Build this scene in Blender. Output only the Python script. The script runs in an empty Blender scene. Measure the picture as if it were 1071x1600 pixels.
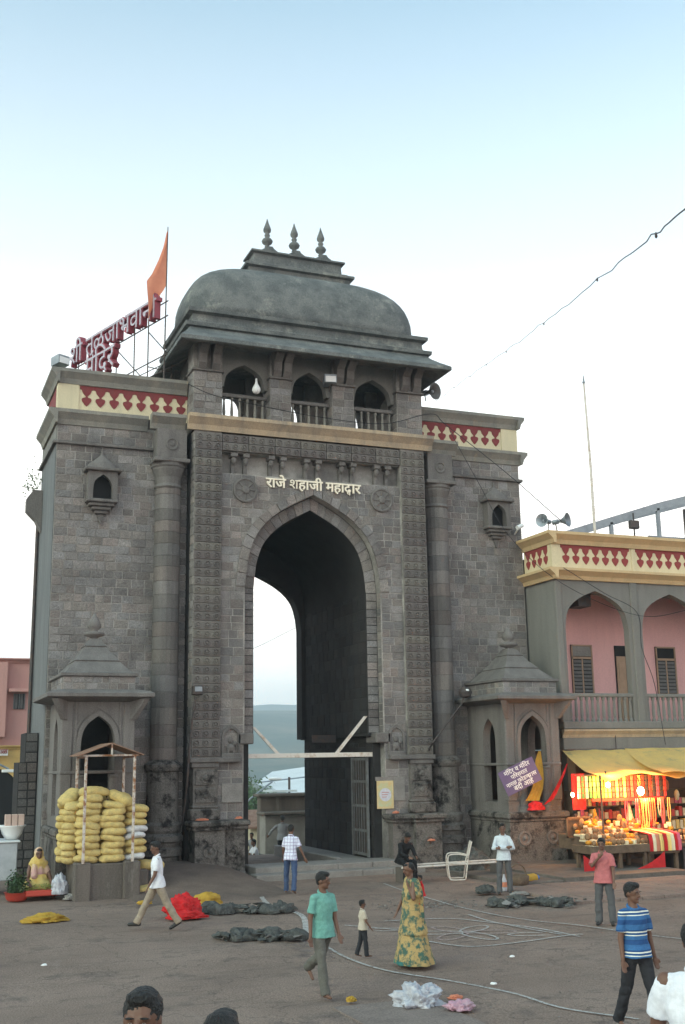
import bpy, bmesh, math, random
from math import sin, cos, pi, radians, sqrt, atan2
from mathutils import Vector, Matrix, noise, Euler
import numpy as np
RND = random.Random(7)
_tmp = bpy.data.scenes.new('scratch')
def evaluate(o):
    "mesh of o with its modifiers applied, worked out in a scratch scene so the big scene is not re-evaluated"
    _tmp.collection.objects.link(o); vl = _tmp.view_layers[0]; vl.update(); me = bpy.data.meshes.new_from_object(o.evaluated_get(vl.depsgraph)); bb = [tuple(c) for c in o.evaluated_get(vl.depsgraph).bound_box]
    _tmp.collection.objects.unlink(o); return me, bb
sc = bpy.context.scene
COL = sc.collection
# ---------------------------------------------------------------- camera, sky, sun, exposure
cam_data = bpy.data.cameras.new("camera")
cam = bpy.data.objects.new("camera", cam_data); COL.objects.link(cam); sc.camera = cam
cam_data.sensor_fit = 'VERTICAL'; cam_data.sensor_height = 24.0; cam_data.lens = 26.25
cam_data.clip_start = 0.1; cam_data.clip_end = 20000
_r = Vector((0.930288, -0.366497, -0.015624)); _u = Vector((-0.064766, -0.20602, 0.976402)); _f = Vector((0.361068, 0.907323, 0.215394))
CAM = Vector((-12.1062, -32.8346, 3.3))
cam.matrix_world = Matrix(((_r.x, _u.x, -_f.x, CAM.x), (_r.y, _u.y, -_f.y, CAM.y), (_r.z, _u.z, -_f.z, CAM.z), (0, 0, 0, 1)))
world = bpy.data.worlds.new("World"); sc.world = world; world.use_nodes = True
wn = world.node_tree; bg = wn.nodes['Background']
sky = wn.nodes.new('ShaderNodeTexSky'); sky.sky_type = 'NISHITA'; sky.sun_disc = False
SUN_EL, SUN_AZ = radians(26), radians(248)      # azimuth of the sun seen from the square: behind and to the left of the camera
sky.sun_elevation = SUN_EL; sky.sun_rotation = SUN_AZ
sky.altitude = 600; sky.air_density = 1.0; sky.dust_density = 3.0; sky.ozone_density = 2.5
# thin even evening cloud veil: whitens the sky towards the horizon all the way round
tc = wn.nodes.new('ShaderNodeTexCoord'); sp = wn.nodes.new('ShaderNodeSeparateXYZ'); rmp = wn.nodes.new('ShaderNodeValToRGB')
mx = wn.nodes.new('ShaderNodeMix'); mx.data_type = 'RGBA'
wn.links.new(tc.outputs['Generated'], sp.inputs[0]); wn.links.new(sp.outputs['Z'], rmp.inputs[0])
rmp.color_ramp.elements[0].position = 0.0; rmp.color_ramp.elements[0].color = (.95, .95, .95, 1)
rmp.color_ramp.elements[1].position = 1.0; rmp.color_ramp.elements[1].color = (.02, .02, .02, 1)
for p_, v_ in ((.18, .96), (.29, .70), (.42, .36), (.60, .12)):
    e = rmp.color_ramp.elements.new(p_); e.color = (v_, v_, v_, 1)
wn.links.new(rmp.outputs[0], mx.inputs['Factor'])
hs = wn.nodes.new('ShaderNodeMix'); hs.data_type = 'RGBA'; hs.blend_type = 'MULTIPLY'; hs.inputs['Factor'].default_value = 1
hs.inputs['B'].default_value = (1.9, 2.65, 2.1, 1)
wn.links.new(sky.outputs[0], hs.inputs['A']); wn.links.new(hs.outputs['Result'], mx.inputs['A'])
mx.inputs['B'].default_value = (15.8, 14.2, 12.9, 1)
wn.links.new(mx.outputs['Result'], bg.inputs[0]); bg.inputs[1].default_value = 0.11
sun_d = bpy.data.lights.new("sun", 'SUN'); sun = bpy.data.objects.new("sun", sun_d); COL.objects.link(sun)
sun_d.energy = 0.5; sun_d.angle = radians(25); sun_d.color = (1, .93, .86)
_sd = Vector((sin(SUN_AZ) * cos(SUN_EL), cos(SUN_AZ) * cos(SUN_EL), sin(SUN_EL)))
sun.rotation_euler = _sd.to_track_quat('Z', 'Y').to_euler()
sc.view_settings.view_transform = 'Standard'; sc.view_settings.look = 'None'
sc.view_settings.exposure = 0.45; sc.view_settings.gamma = 1.0; sc.view_settings.use_curve_mapping = False
sc.render.engine = 'CYCLES'
sc.cycles.use_denoising = True; sc.cycles.max_bounces = 6; sc.cycles.volume_bounces = 2
try: sc.cycles.denoiser = 'OPENIMAGEDENOISE'
except Exception: pass
# ---------------------------------------------------------------- materials
def mat(name, c, rough=.85, c2=None, scale=3.0, lo=.35, hi=.65, bump=0.0, bscale=None, tint=False, streak=False, grime=None, gscale=.6, glo=.5, ghi=.75, emit=None, metal=0.0, detail=6, sheet=False, fine=0.0):
    m = bpy.data.materials.new(name); m.use_nodes = True; nt = m.node_tree; N = nt.nodes; Lk = nt.links
    b = N['Principled BSDF']; b.inputs['Roughness'].default_value = rough; b.inputs['Metallic'].default_value = metal
    if 'Specular IOR Level' in b.inputs and rough > .6: b.inputs['Specular IOR Level'].default_value = .25
    co = N.new('ShaderNodeTexCoord'); src = co.outputs['Object']
    if streak:
        mp = N.new('ShaderNodeMapping'); mp.inputs['Scale'].default_value = (1, 1, .18); Lk.new(src, mp.inputs[0]); ssrc = mp.outputs[0]
    else: ssrc = src
    rgb = N.new('ShaderNodeRGB'); rgb.outputs[0].default_value = (*c, 1); cur = rgb.outputs[0]
    if c2:
        n = N.new('ShaderNodeTexNoise'); n.inputs['Scale'].default_value = scale; n.inputs['Detail'].default_value = detail; n.inputs['Roughness'].default_value = .65; Lk.new(ssrc, n.inputs['Vector'])
        r = N.new('ShaderNodeMapRange'); r.inputs[1].default_value = lo; r.inputs[2].default_value = hi; Lk.new(n.outputs[0], r.inputs[0])
        x = N.new('ShaderNodeMix'); x.data_type = 'RGBA'; Lk.new(r.outputs[0], x.inputs['Factor']); Lk.new(cur, x.inputs['A']); x.inputs['B'].default_value = (*c2, 1); cur = x.outputs['Result']
    if tint:
        a = N.new('ShaderNodeAttribute'); a.attribute_name = 'tint'
        x = N.new('ShaderNodeMix'); x.data_type = 'RGBA'; x.blend_type = 'MULTIPLY'; x.inputs['Factor'].default_value = 1; Lk.new(cur, x.inputs['A']); Lk.new(a.outputs['Color'], x.inputs['B']); cur = x.outputs['Result']
    if grime:
        n = N.new('ShaderNodeTexNoise'); n.inputs['Scale'].default_value = gscale; n.inputs['Detail'].default_value = 8; n.inputs['Roughness'].default_value = .7; Lk.new(ssrc, n.inputs['Vector'])
        r = N.new('ShaderNodeMapRange'); r.inputs[1].default_value = glo; r.inputs[2].default_value = ghi; Lk.new(n.outputs[0], r.inputs[0])
        x = N.new('ShaderNodeMix'); x.data_type = 'RGBA'; Lk.new(r.outputs[0], x.inputs['Factor']); Lk.new(cur, x.inputs['A']); x.inputs['B'].default_value = (*grime, 1); cur = x.outputs['Result']
    if fine:
        n = N.new('ShaderNodeTexNoise'); n.inputs['Scale'].default_value = 45; n.inputs['Detail'].default_value = 3; Lk.new(src, n.inputs['Vector'])
        r = N.new('ShaderNodeMapRange'); r.inputs[1].default_value = .3; r.inputs[2].default_value = .7; r.inputs[3].default_value = 1 - fine; r.inputs[4].default_value = 1 + fine; Lk.new(n.outputs[0], r.inputs[0])
        x = N.new('ShaderNodeMix'); x.data_type = 'RGBA'; x.blend_type = 'MULTIPLY'; x.inputs['Factor'].default_value = 1; Lk.new(cur, x.inputs['A']); Lk.new(r.outputs[0], x.inputs['B']); cur = x.outputs['Result']
    Lk.new(cur, b.inputs['Base Color'])
    if bump:
        n = N.new('ShaderNodeTexNoise'); n.inputs['Scale'].default_value = bscale or scale * 4; n.inputs['Detail'].default_value = 5; Lk.new(src, n.inputs['Vector'])
        bp = N.new('ShaderNodeBump'); bp.inputs['Strength'].default_value = bump; bp.inputs['Distance'].default_value = .03; Lk.new(n.outputs[0], bp.inputs['Height']); Lk.new(bp.outputs[0], b.inputs['Normal'])
    if emit:
        b.inputs['Emission Color'].default_value = (*emit[:3], 1); b.inputs['Emission Strength'].default_value = emit[3]
    if sheet:
        tr = N.new('ShaderNodeBsdfTranslucent'); Lk.new(cur, tr.inputs[0]); ms = N.new('ShaderNodeMixShader'); ms.inputs[0].default_value = .35
        Lk.new(b.outputs[0], ms.inputs[1]); Lk.new(tr.outputs[0], ms.inputs[2]); Lk.new(ms.outputs[0], N['Material Output'].inputs[0])
    return m
def striped(name, base, lines, axis='Z', rough=.8):
    """cloth with woven bands: lines = [(period, offset, width, colour, axis)]"""
    m = mat(name, base, rough, fine=.12, bump=.3, bscale=14); nt = m.node_tree; N = nt.nodes; Lk = nt.links; b = N['Principled BSDF']
    cur = b.inputs['Base Color'].links[0].from_socket; co = N.new('ShaderNodeTexCoord'); s = N.new('ShaderNodeSeparateXYZ'); Lk.new(co.outputs['Object'], s.inputs[0])
    for per, off, wd, c, ax in lines:
        a = N.new('ShaderNodeMath'); a.operation = 'ADD'; a.inputs[1].default_value = off + 10 * per; Lk.new(s.outputs[ax], a.inputs[0])
        f = N.new('ShaderNodeMath'); f.operation = 'MODULO'; f.inputs[1].default_value = per; Lk.new(a.outputs[0], f.inputs[0])
        l = N.new('ShaderNodeMath'); l.operation = 'LESS_THAN'; l.inputs[1].default_value = wd; Lk.new(f.outputs[0], l.inputs[0])
        x = N.new('ShaderNodeMix'); x.data_type = 'RGBA'; Lk.new(l.outputs[0], x.inputs['Factor']); Lk.new(cur, x.inputs['A']); x.inputs['B'].default_value = (*c, 1); cur = x.outputs['Result']
    Lk.new(cur, b.inputs['Base Color']); return m
M = {}
M['stone'] = mat('basalt_block', (.186, .169, .163), .9, (.236, .220, .212), 1.3, bump=.7, bscale=16, tint=True, grime=(.085, .080, .080), gscale=.55, glo=.47, ghi=.74, fine=.36)
M['stone_dark'] = mat('basalt_soot_shade', (.026, .025, .027), .9, (.036, .034, .035), 1.2, bump=.5, bscale=18, tint=True, fine=.25)  # near-black: dimness of the passage put into the colour, over soot
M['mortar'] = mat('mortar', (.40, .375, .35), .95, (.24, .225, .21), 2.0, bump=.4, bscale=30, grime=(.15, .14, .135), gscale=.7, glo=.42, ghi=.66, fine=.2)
M['mortar_dark'] = mat('mortar_soot_shade', (.036, .034, .035), .95, (.028, .027, .028), 2.0, bump=.4, bscale=30)  # mortar darkened the same way: passage shade in the colour, besides soot
M['dressed'] = mat('dressed_basalt', (.178, .163, .156), .9, (.125, .115, .110), 2.2, bump=.45, bscale=22, streak=True, grime=(.10, .092, .09), gscale=1.1, glo=.55, ghi=.8, fine=.25, tint=True)
M['sooted'] = mat('sooted_dressed_basalt', (.16, .145, .135), .9, (.12, .11, .102), 3.0, bump=.8, bscale=14, tint=True, grime=(.022, .020, .020), gscale=2.2, glo=.50, ghi=.62, fine=.4)
M['plaster_grey'] = mat('grey_cement_plaster', (.205, .197, .185), .9, (.165, .16, .15), 1.5, bump=.3, bscale=30, streak=True, grime=(.12, .12, .12), gscale=.9, glo=.55, ghi=.8, fine=.15)
M['side_plaster'] = mat('weathered_side_plaster', (.17, .175, .18), .9, (.12, .125, .13), 2.5, bump=.3, streak=True, grime=(.12, .13, .135), gscale=1.2, glo=.5, ghi=.75, fine=.2)
M['roof'] = mat('weathered_dome_cement', (.105, .113, .115), .92, (.165, .170, .167), 1.6, lo=.4, hi=.6, bump=.6, bscale=10, grime=(.30, .30, .27), gscale=1.5, glo=.56, ghi=.74, fine=.35)  # slight blue-grey cast is veiling haze put into the cement colour
M['ochre'] = mat('ochre_painted_cornice', (.45, .34, .23), .85, (.37, .29, .21), 2.5, bump=.3, grime=(.20, .18, .16), gscale=1.4, glo=.5, ghi=.72, fine=.2, streak=True)
M['cornice'] = mat('weathered_cornice', (.27, .25, .215), .88, (.18, .175, .165), 2.0, bump=.3, grime=(.42, .33, .22), gscale=1.0, glo=.60, ghi=.76, fine=.2, streak=True)
M['cream'] = mat('cream_painted_parapet', (.66, .57, .39), .8, (.56, .49, .34), 2.0, bump=.15, grime=(.38, .33, .24), gscale=1.5, glo=.55, ghi=.8, fine=.12, streak=True)
M['cream2'] = mat('pale_yellow_parapet', (.70, .59, .39), .8, (.60, .51, .34), 2.0, bump=.15, fine=.1, streak=True)
M['yellow'] = mat('yellow_painted_parapet', (.60, .43, .24), .8, (.52, .38, .22), 2.0, bump=.15, grime=(.40, .30, .16), gscale=1.5, glo=.55, ghi=.8, fine=.1, streak=True)
M['maroon'] = mat('maroon_paint', (.22, .04, .045), .8, (.17, .045, .045), 5, bump=.1, fine=.15)
M['redpaint'] = mat('red_paint', (.29, .05, .048), .8, (.23, .05, .048), 5, fine=.15)
M['pink'] = mat('pink_wall_paint', (.74, .42, .41), .85, (.66, .37, .37), 1.5, bump=.1, grime=(.45, .27, .26), gscale=.8, glo=.62, ghi=.85, fine=.08, streak=True)
M['pink_far'] = mat('salmon_wall_paint', (.56, .30, .27), .85, (.50, .27, .24), 1.5, grime=(.36, .22, .20), gscale=.8, glo=.55, ghi=.8, streak=True, fine=.1)
M['yellow_far'] = mat('yellow_wall_paint', (.62, .42, .16), .85, (.54, .37, .15), 1.5, grime=(.34, .25, .13), gscale=.8, glo=.5, ghi=.8, streak=True, fine=.1)
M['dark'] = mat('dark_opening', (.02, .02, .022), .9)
M['iron'] = mat('dark_iron', (.05, .05, .055), .6, (.09, .06, .05), 6, metal=.3)
M['greyiron'] = mat('grey_painted_iron', (.17, .18, .185), .6, (.12, .115, .11), 5, fine=.15)
M['whiteiron'] = mat('white_painted_iron', (.62, .57, .52), .6, (.42, .30, .22), 7, lo=.5, hi=.7)
M['rustiron'] = mat('rusty_white_iron', (.55, .50, .46), .7, (.26, .12, .06), 6, lo=.45, hi=.6)
M['rust'] = mat('rusty_sheet', (.30, .19, .14), .7, (.22, .11, .07), 5, fine=.1)
M['white'] = mat('white_paint', (.78, .78, .78), .5)
M['zinc'] = mat('white_sheet_roof', (.62, .66, .68), .5, (.52, .56, .58), .5)
M['lettering'] = mat('cream_lettering', (.85, .76, .62), .5)
M['sign_red'] = mat('red_sign_letter', (.34, .045, .07), .6, (.24, .06, .08), 4, fine=.1)
M['sign_edge'] = mat('pale_sign_rim', (.50, .48, .55), .6, (.36, .30, .36), 6)
M['saffron'] = mat('saffron_cloth', (.78, .32, .20), .85, (.70, .26, .16), 3, sheet=True)
M['yellowcloth'] = mat('yellow_cloth', (.66, .42, .07), .85, (.48, .31, .06), 4, sheet=True, bump=.3)
M['redcloth'] = mat('red_cloth', (.60, .02, .025), .8, (.42, .02, .02), 4, bump=.3, bscale=12)
M['tarp'] = mat('yellow_tarpaulin', (.86, .62, .22), .8, (.74, .54, .22), 2.0, bump=.4, bscale=5, grime=(.42, .37, .20), gscale=1.8, glo=.56, ghi=.72, sheet=True)
M['sack'] = mat('yellow_woven_sack', (.64, .48, .18), .95, (.46, .36, .16), 7, bump=.5, bscale=25, fine=.12, grime=(.30, .27, .13), gscale=3, glo=.6, ghi=.8)
M['sackwhite'] = mat('white_woven_sack', (.66, .66, .66), .65, (.55, .56, .58), 4, bump=.5, bscale=25, fine=.1)
M['concrete'] = mat('rough_concrete', (.155, .13, .115), .92, (.105, .09, .08), 2.5, bump=.6, bscale=20, streak=True, grime=(.24, .22, .20), gscale=2, glo=.6, ghi=.75, fine=.2)
M['slab'] = mat('stone_slab', (.26, .245, .23), .85, (.20, .185, .175), 2, bump=.4, bscale=18, fine=.2)
M['asphalt'] = mat('dusty_asphalt', (.190, .137, .112), .93, (.245, .180, .148), .45, lo=.36, hi=.64, bump=.6, bscale=30, grime=(.115, .088, .078), gscale=1.3, glo=.54, ghi=.70, fine=.38)
M['dirt'] = mat('brown_dirt', (.175, .13, .11), .95, (.12, .092, .08), 1.4, bump=.7, bscale=16, fine=.35)
M['paving'] = mat('worn_paving', (.23, .17, .145), .92, (.17, .13, .115), 1.2, bump=.5, bscale=14, fine=.25)
M['chalk'] = mat('white_chalk_powder', (.43, .415, .40), .95, (.26, .235, .22), 9, lo=.45, hi=.70, fine=.2)
M['chalkpink'] = mat('pink_chalk_powder', (.44, .33, .32), .95, (.22, .18, .17), 9, lo=.42, hi=.66)
M['chalkfaint'] = mat('spilt_white_powder', (.30, .28, .26), .95, (.16, .13, .12), 5, lo=.38, hi=.6)
M['rag'] = mat('dark_rags', (.045, .047, .045), .9, (.10, .10, .095), 8, fine=.3)
M['rubble'] = mat('grey_rubble', (.20, .18, .165), .95, (.13, .115, .105), 5, fine=.3)
M['bagplastic'] = mat('pale_plastic', (.50, .50, .54), .35, (.36, .37, .42), 9, bump=.6, bscale=20)
M['wood'] = mat('old_wood', (.16, .11, .075), .8, (.10, .07, .05), 5, fine=.2)
M['door'] = mat('tan_wooden_door', (.40, .27, .19), .7, (.34, .23, .16), 4)
M['shutter'] = mat('dark_louvre_slat', (.085, .08, .08), .6, (.13, .12, .115), 5)
M['cream_top'] = mat('cream_cotton', (.48, .42, .34), .85, (.42, .36, .29), 5)
M['skin'] = mat('brown_skin', (.150, .072, .046), .55, (.125, .060, .038), 20)
M['skin2'] = mat('light_brown_skin', (.22, .11, .07), .55, (.19, .095, .06), 20)
M['hair'] = mat('black_hair', (.008, .007, .007), .55, bump=.9, bscale=70)
M['eyewhite'] = mat('eye_white', (.36, .32, .30), .4); M['iris'] = mat('dark_iris', (.01, .008, .007), .3); M['lip'] = mat('lip', (.13, .045, .038), .5)
M['shoe'] = mat('dark_leather', (.02, .018, .017), .5)
M['leaf'] = mat('green_leaves', (.045, .09, .025), .6, (.07, .12, .035), 6)
M['leafdark'] = mat('dark_green_leaves', (.03, .065, .025), .6, (.055, .095, .035), 2)
M['bark'] = mat('bark', (.10, .08, .06), .9, fine=.2)
M['red_plastic'] = mat('red_plastic_basin', (.45, .05, .03), .45)
M['wire'] = mat('black_wire', (.03, .03, .035), .7)
M['purple'] = mat('purple_sign_board', (.13, .09, .20), .5, (.11, .08, .17), 2)
M['steel'] = mat('galvanised_steel', (.30, .33, .36), .5, (.22, .24, .27), 3, metal=.4)
M['zincdark'] = mat('grey_speaker_metal', (.42, .46, .50), .45, (.34, .38, .42), 5, metal=.2)
def patchy(m, scale, lo, hi, amax=1.0):
    "thin powder: lets the ground show through in an irregular pattern"
    nt = m.node_tree; N = nt.nodes; co = N.new('ShaderNodeTexCoord'); n = N.new('ShaderNodeTexNoise'); n.inputs['Scale'].default_value = scale; n.inputs['Detail'].default_value = 6; n.inputs['Roughness'].default_value = .7; nt.links.new(co.outputs['Object'], n.inputs['Vector'])
    r = N.new('ShaderNodeMapRange'); r.inputs[1].default_value = lo; r.inputs[2].default_value = hi; r.inputs[4].default_value = amax; nt.links.new(n.outputs[0], r.inputs[0]); nt.links.new(r.outputs[0], N['Principled BSDF'].inputs['Alpha'])
patchy(M['chalk'], 16, .26, .50, .97); patchy(M['chalkpink'], 14, .30, .54, .9); patchy(M['chalkfaint'], 5, .46, .70, .75)
def roadwear(m):
    nt = m.node_tree; N = nt.nodes; L_ = nt.links; b = N['Principled BSDF']; cur = b.inputs['Base Color'].links[0].from_socket; co = N.new('ShaderNodeTexCoord')
    for sc_, rot, nsc, lo, hi, col, f in (((.35, 2.2, 1), .5, 1.1, .56, .70, (.085, .068, .062), .75), ((2.0, .5, 1), .9, .8, .60, .76, (.31, .25, .22), .6), ((1, 1, 1), 0, 7, .63, .72, (.07, .058, .055), .7), ((1, 1, 1), 0, 22, .66, .72, (.36, .32, .29), .6)):
        mp = N.new('ShaderNodeMapping'); mp.inputs['Scale'].default_value = sc_; mp.inputs['Rotation'].default_value = (0, 0, rot); L_.new(co.outputs['Object'], mp.inputs[0]); n = N.new('ShaderNodeTexNoise'); n.inputs['Scale'].default_value = nsc; n.inputs['Detail'].default_value = 9; n.inputs['Roughness'].default_value = .72; L_.new(mp.outputs[0], n.inputs['Vector'])
        r = N.new('ShaderNodeMapRange'); r.inputs[1].default_value = lo; r.inputs[2].default_value = hi; r.inputs[4].default_value = f; L_.new(n.outputs[0], r.inputs[0]); x = N.new('ShaderNodeMix'); x.data_type = 'RGBA'; L_.new(r.outputs[0], x.inputs['Factor']); L_.new(cur, x.inputs['A']); x.inputs['B'].default_value = (*col, 1); cur = x.outputs['Result']
    v = N.new('ShaderNodeTexVoronoi'); v.feature = 'DISTANCE_TO_EDGE'; v.inputs['Scale'].default_value = .55; nn = N.new('ShaderNodeTexNoise'); nn.inputs['Scale'].default_value = 2.2; nn.inputs['Detail'].default_value = 6; L_.new(co.outputs['Object'], nn.inputs['Vector'])
    ad = N.new('ShaderNodeVectorMath'); ad.operation = 'MULTIPLY_ADD'; ad.inputs[1].default_value = (.9, .9, .9); L_.new(nn.outputs['Color'], ad.inputs[0]); L_.new(co.outputs['Object'], ad.inputs[2]); L_.new(ad.outputs[0], v.inputs['Vector'])
    r = N.new('ShaderNodeMapRange'); r.inputs[1].default_value = .0; r.inputs[2].default_value = .012; r.inputs[3].default_value = .6; r.inputs[4].default_value = 0; L_.new(v.outputs['Distance'], r.inputs[0]); x = N.new('ShaderNodeMix'); x.data_type = 'RGBA'; L_.new(r.outputs[0], x.inputs['Factor']); L_.new(cur, x.inputs['A']); x.inputs['B'].default_value = (.07, .055, .05, 1); L_.new(x.outputs['Result'], b.inputs['Base Color'])
roadwear(M['asphalt'])
# ---------------------------------------------------------------- mesh builder
def wobble(me, fn):
    n = len(me.vertices); co = np.empty(n * 3, np.float32); no = np.empty(n * 3, np.float32); me.vertices.foreach_get('co', co); me.vertices.foreach_get('normal', no); co = co.reshape(-1, 3); no = no.reshape(-1, 3)
    k = np.array([fn(Vector(c)) for c in co.tolist()], np.float32); me.vertices.foreach_set('co', (co + no * k[:, None]).ravel()); me.update()
class MB:
    def __init__(s): s.v = []; s.f = []; s.t = []; s.tint = None
    def add(s, vs, fs):
        b = len(s.v); s.v += [tuple(p) for p in vs]; s.f += [tuple(i + b for i in f) for f in fs]
        if s.tint is not None or s.t:
            while len(s.t) < b: s.t.append((1, 1, 1))
            s.t += [s.tint or (1, 1, 1)] * len(vs)
        return s
    def box(s, x0, x1, y0, y1, z0, z1):
        return s.add([(x0, y0, z0), (x1, y0, z0), (x1, y1, z0), (x0, y1, z0), (x0, y0, z1), (x1, y0, z1), (x1, y1, z1), (x0, y1, z1)],
                     [(3, 2, 1, 0), (4, 5, 6, 7), (0, 1, 5, 4), (1, 2, 6, 5), (2, 3, 7, 6), (3, 0, 4, 7)])
    def bbox(s, x0, x1, y0, y1, z0, z1, b=.02):
        """box with bevelled long edges (chamfered)"""
        b = min(b, (x1 - x0) / 2.2, (y1 - y0) / 2.2, (z1 - z0) / 2.2)
        V_ = []
        for (sx, ex) in ((x0, 1), (x1, -1)):
            for (sy, ey) in ((y0, 1), (y1, -1)):
                for (sz, ez) in ((z0, 1), (z1, -1)):
                    V_ += [(sx, sy + ey * b, sz + ez * b), (sx + ex * b, sy, sz + ez * b), (sx + ex * b, sy + ey * b, sz)]
        bm = bmesh.new(); [bm.verts.new(p) for p in V_]; bmesh.ops.convex_hull(bm, input=bm.verts); bm.verts.ensure_lookup_table(); bm.verts.index_update()
        vs = [tuple(v.co) for v in bm.verts]; fs = [tuple(v.index for v in f.verts) for f in bm.faces]; bm.free(); return s.add(vs, fs)
    def prism(s, poly, y0, y1, ax='xz'):
        """polygon in (x,z) extruded along y, (y,z) along x or (x,y) along z"""
        n = len(poly)
        P = {'xz': lambda a, b, c: (a, c, b), 'yz': lambda a, b, c: (c, a, b), 'xy': lambda a, b, c: (a, b, c)}[ax]
        vs = [P(a, b, y0) for a, b in poly] + [P(a, b, y1) for a, b in poly]
        return s.add(vs, [tuple(range(n - 1, -1, -1)), tuple(range(n, 2 * n))] + [(i, (i + 1) % n, n + (i + 1) % n, n + i) for i in range(n)])
    def ring(s, inner, outer, y0, y1):
        """band between two (x,z) polylines of the same length, thick in y"""
        n = len(inner)
        for i in range(n - 1):
            q = [inner[i], inner[i + 1], outer[i + 1], outer[i]]
            s.add([(a, y0, b) for a, b in q] + [(a, y1, b) for a, b in q], [(0, 3, 2, 1), (4, 5, 6, 7), (0, 1, 5, 4), (1, 2, 6, 5), (2, 3, 7, 6), (3, 0, 4, 7)])
        return s
    def tube(s, pts, r, n=6, cap=True):
        pts = [Vector(p) for p in pts]; rs = r if isinstance(r, (list, tuple)) else [r] * len(pts); vs = []
        up = Vector((0, 0, 1))
        for i, p in enumerate(pts):
            d = (pts[min(i + 1, len(pts) - 1)] - pts[max(i - 1, 0)]).normalized()
            a = d.cross(up if abs(d.z) < .95 else Vector((1, 0, 0))).normalized(); b = d.cross(a)
            vs += [p + (a * cos(2 * pi * k / n) + b * sin(2 * pi * k / n)) * rs[i] for k in range(n)]
        fs = [(i * n + k, i * n + (k + 1) % n, (i + 1) * n + (k + 1) % n, (i + 1) * n + k) for i in range(len(pts) - 1) for k in range(n)]
        if cap: fs += [tuple(range(n - 1, -1, -1)), tuple((len(pts) - 1) * n + k for k in range(n))]
        return s.add(vs, fs)
    def lathe(s, prof, c=(0, 0, 0), n=16, axis='z', sq=None, a0=0):
        vs = []
        for r, h in prof:
            for k in range(n):
                a = 2 * pi * k / n + a0; x, y = r * cos(a), r * sin(a)
                p = {'z': (x, y, h), 'y': (x, h, y), 'x': (h, x, y)}[axis]; vs.append((c[0] + p[0], c[1] + p[1], c[2] + p[2]))
        m = len(prof)
        fs = [(i * n + k, i * n + (k + 1) % n, (i + 1) * n + (k + 1) % n, (i + 1) * n + k) for i in range(m - 1) for k in range(n)]
        fs += [tuple(range(n - 1, -1, -1)), tuple((m - 1) * n + k for k in range(n))]
        return s.add(vs, fs)
    def ell(s, c, r, n=12, m=8, rot=None):
        c = Vector(c); R = rot or Matrix.Identity(3); vs = [c + R @ Vector((0, 0, -r[2]))]
        for i in range(1, m):
            t = -pi / 2 + pi * i / m
            vs += [c + R @ Vector((r[0] * cos(t) * cos(2 * pi * k / n), r[1] * cos(t) * sin(2 * pi * k / n), r[2] * sin(t))) for k in range(n)]
        vs.append(c + R @ Vector((0, 0, r[2]))); e = len(vs) - 1
        fs = [(0, 1 + (k + 1) % n, 1 + k) for k in range(n)] + [(1 + i * n + k, 1 + i * n + (k + 1) % n, 1 + (i + 1) * n + (k + 1) % n, 1 + (i + 1) * n + k) for i in range(m - 2) for k in range(n)]
        fs += [(e, 1 + (m - 2) * n + k, 1 + (m - 2) * n + (k + 1) % n) for k in range(n)]
        return s.add(vs, fs)
    def capsule(s, p, q, r1, r2, n=10):
        p, q = Vector(p), Vector(q); d = (q - p).normalized(); pts = []; rs = []
        for t in (-1, -.85, -.5): pts.append(p + d * r1 * t); rs.append(r1 * sqrt(max(.02, 1 - t * t)))
        pts.append(p); rs.append(r1); pts.append(q); rs.append(r2)
        for t in (.5, .85, 1): pts.append(q + d * r2 * t); rs.append(r2 * sqrt(max(.02, 1 - t * t)))
        a = d.cross(Vector((0, 0, 1)) if abs(d.z) < .9 else Vector((0, 1, 0))).normalized(); b = d.cross(a); vs = []
        for P, R in zip(pts, rs): vs += [P + (a * cos(2 * pi * k / n) + b * sin(2 * pi * k / n)) * R for k in range(n)]
        m = len(pts)
        fs = [(i * n + k, i * n + (k + 1) % n, (i + 1) * n + (k + 1) % n, (i + 1) * n + k) for i in range(m - 1) for k in range(n)] + [tuple(range(n - 1, -1, -1)), tuple((m - 1) * n + k for k in range(n))]
        return s.add(vs, fs)
    def loft(s, rings, n=20, sup=2.0):
        """rings: (centre, rx, ry, xaxis, yaxis)"""
        vs = []
        for c, rx, ry, X, Y in rings:
            c, X, Y = Vector(c), Vector(X), Vector(Y)
            for k in range(n):
                a = 2 * pi * k / n; ca, sa = cos(a), sin(a)
                if sup != 2: ca = math.copysign(abs(ca) ** (2 / sup), ca); sa = math.copysign(abs(sa) ** (2 / sup), sa)
                vs.append(c + X * rx * ca + Y * ry * sa)
        m = len(rings)
        fs = [(i * n + k, i * n + (k + 1) % n, (i + 1) * n + (k + 1) % n, (i + 1) * n + k) for i in range(m - 1) for k in range(n)] + [tuple(range(n - 1, -1, -1)), tuple((m - 1) * n + k for k in range(n))]
        return s.add(vs, fs)
    def build(s, name, m, parent=None, smooth=False, kind=None, label=None, cat=None, group=None, fixn=True, remesh=0, wob=0, post=None):
        off = wpos(parent) if parent else Vector((0, 0, 0))
        me = bpy.data.meshes.new(name)
        me.from_pydata([(p[0] - off.x, p[1] - off.y, p[2] - off.z) for p in s.v], [], s.f); me.update()
        if s.t or (m and 'tint' in str([n.attribute_name for n in m.node_tree.nodes if n.type == 'ATTRIBUTE'])):
            t = s.t if s.t else [(1, 1, 1)] * len(s.v)
            while len(t) < len(s.v): t.append((1, 1, 1))
            at = me.color_attributes.new('tint', 'FLOAT_COLOR', 'POINT'); at.data.foreach_set('color', np.array([(a, b, c, 1) for a, b, c in t], dtype=np.float32).ravel())
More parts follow.
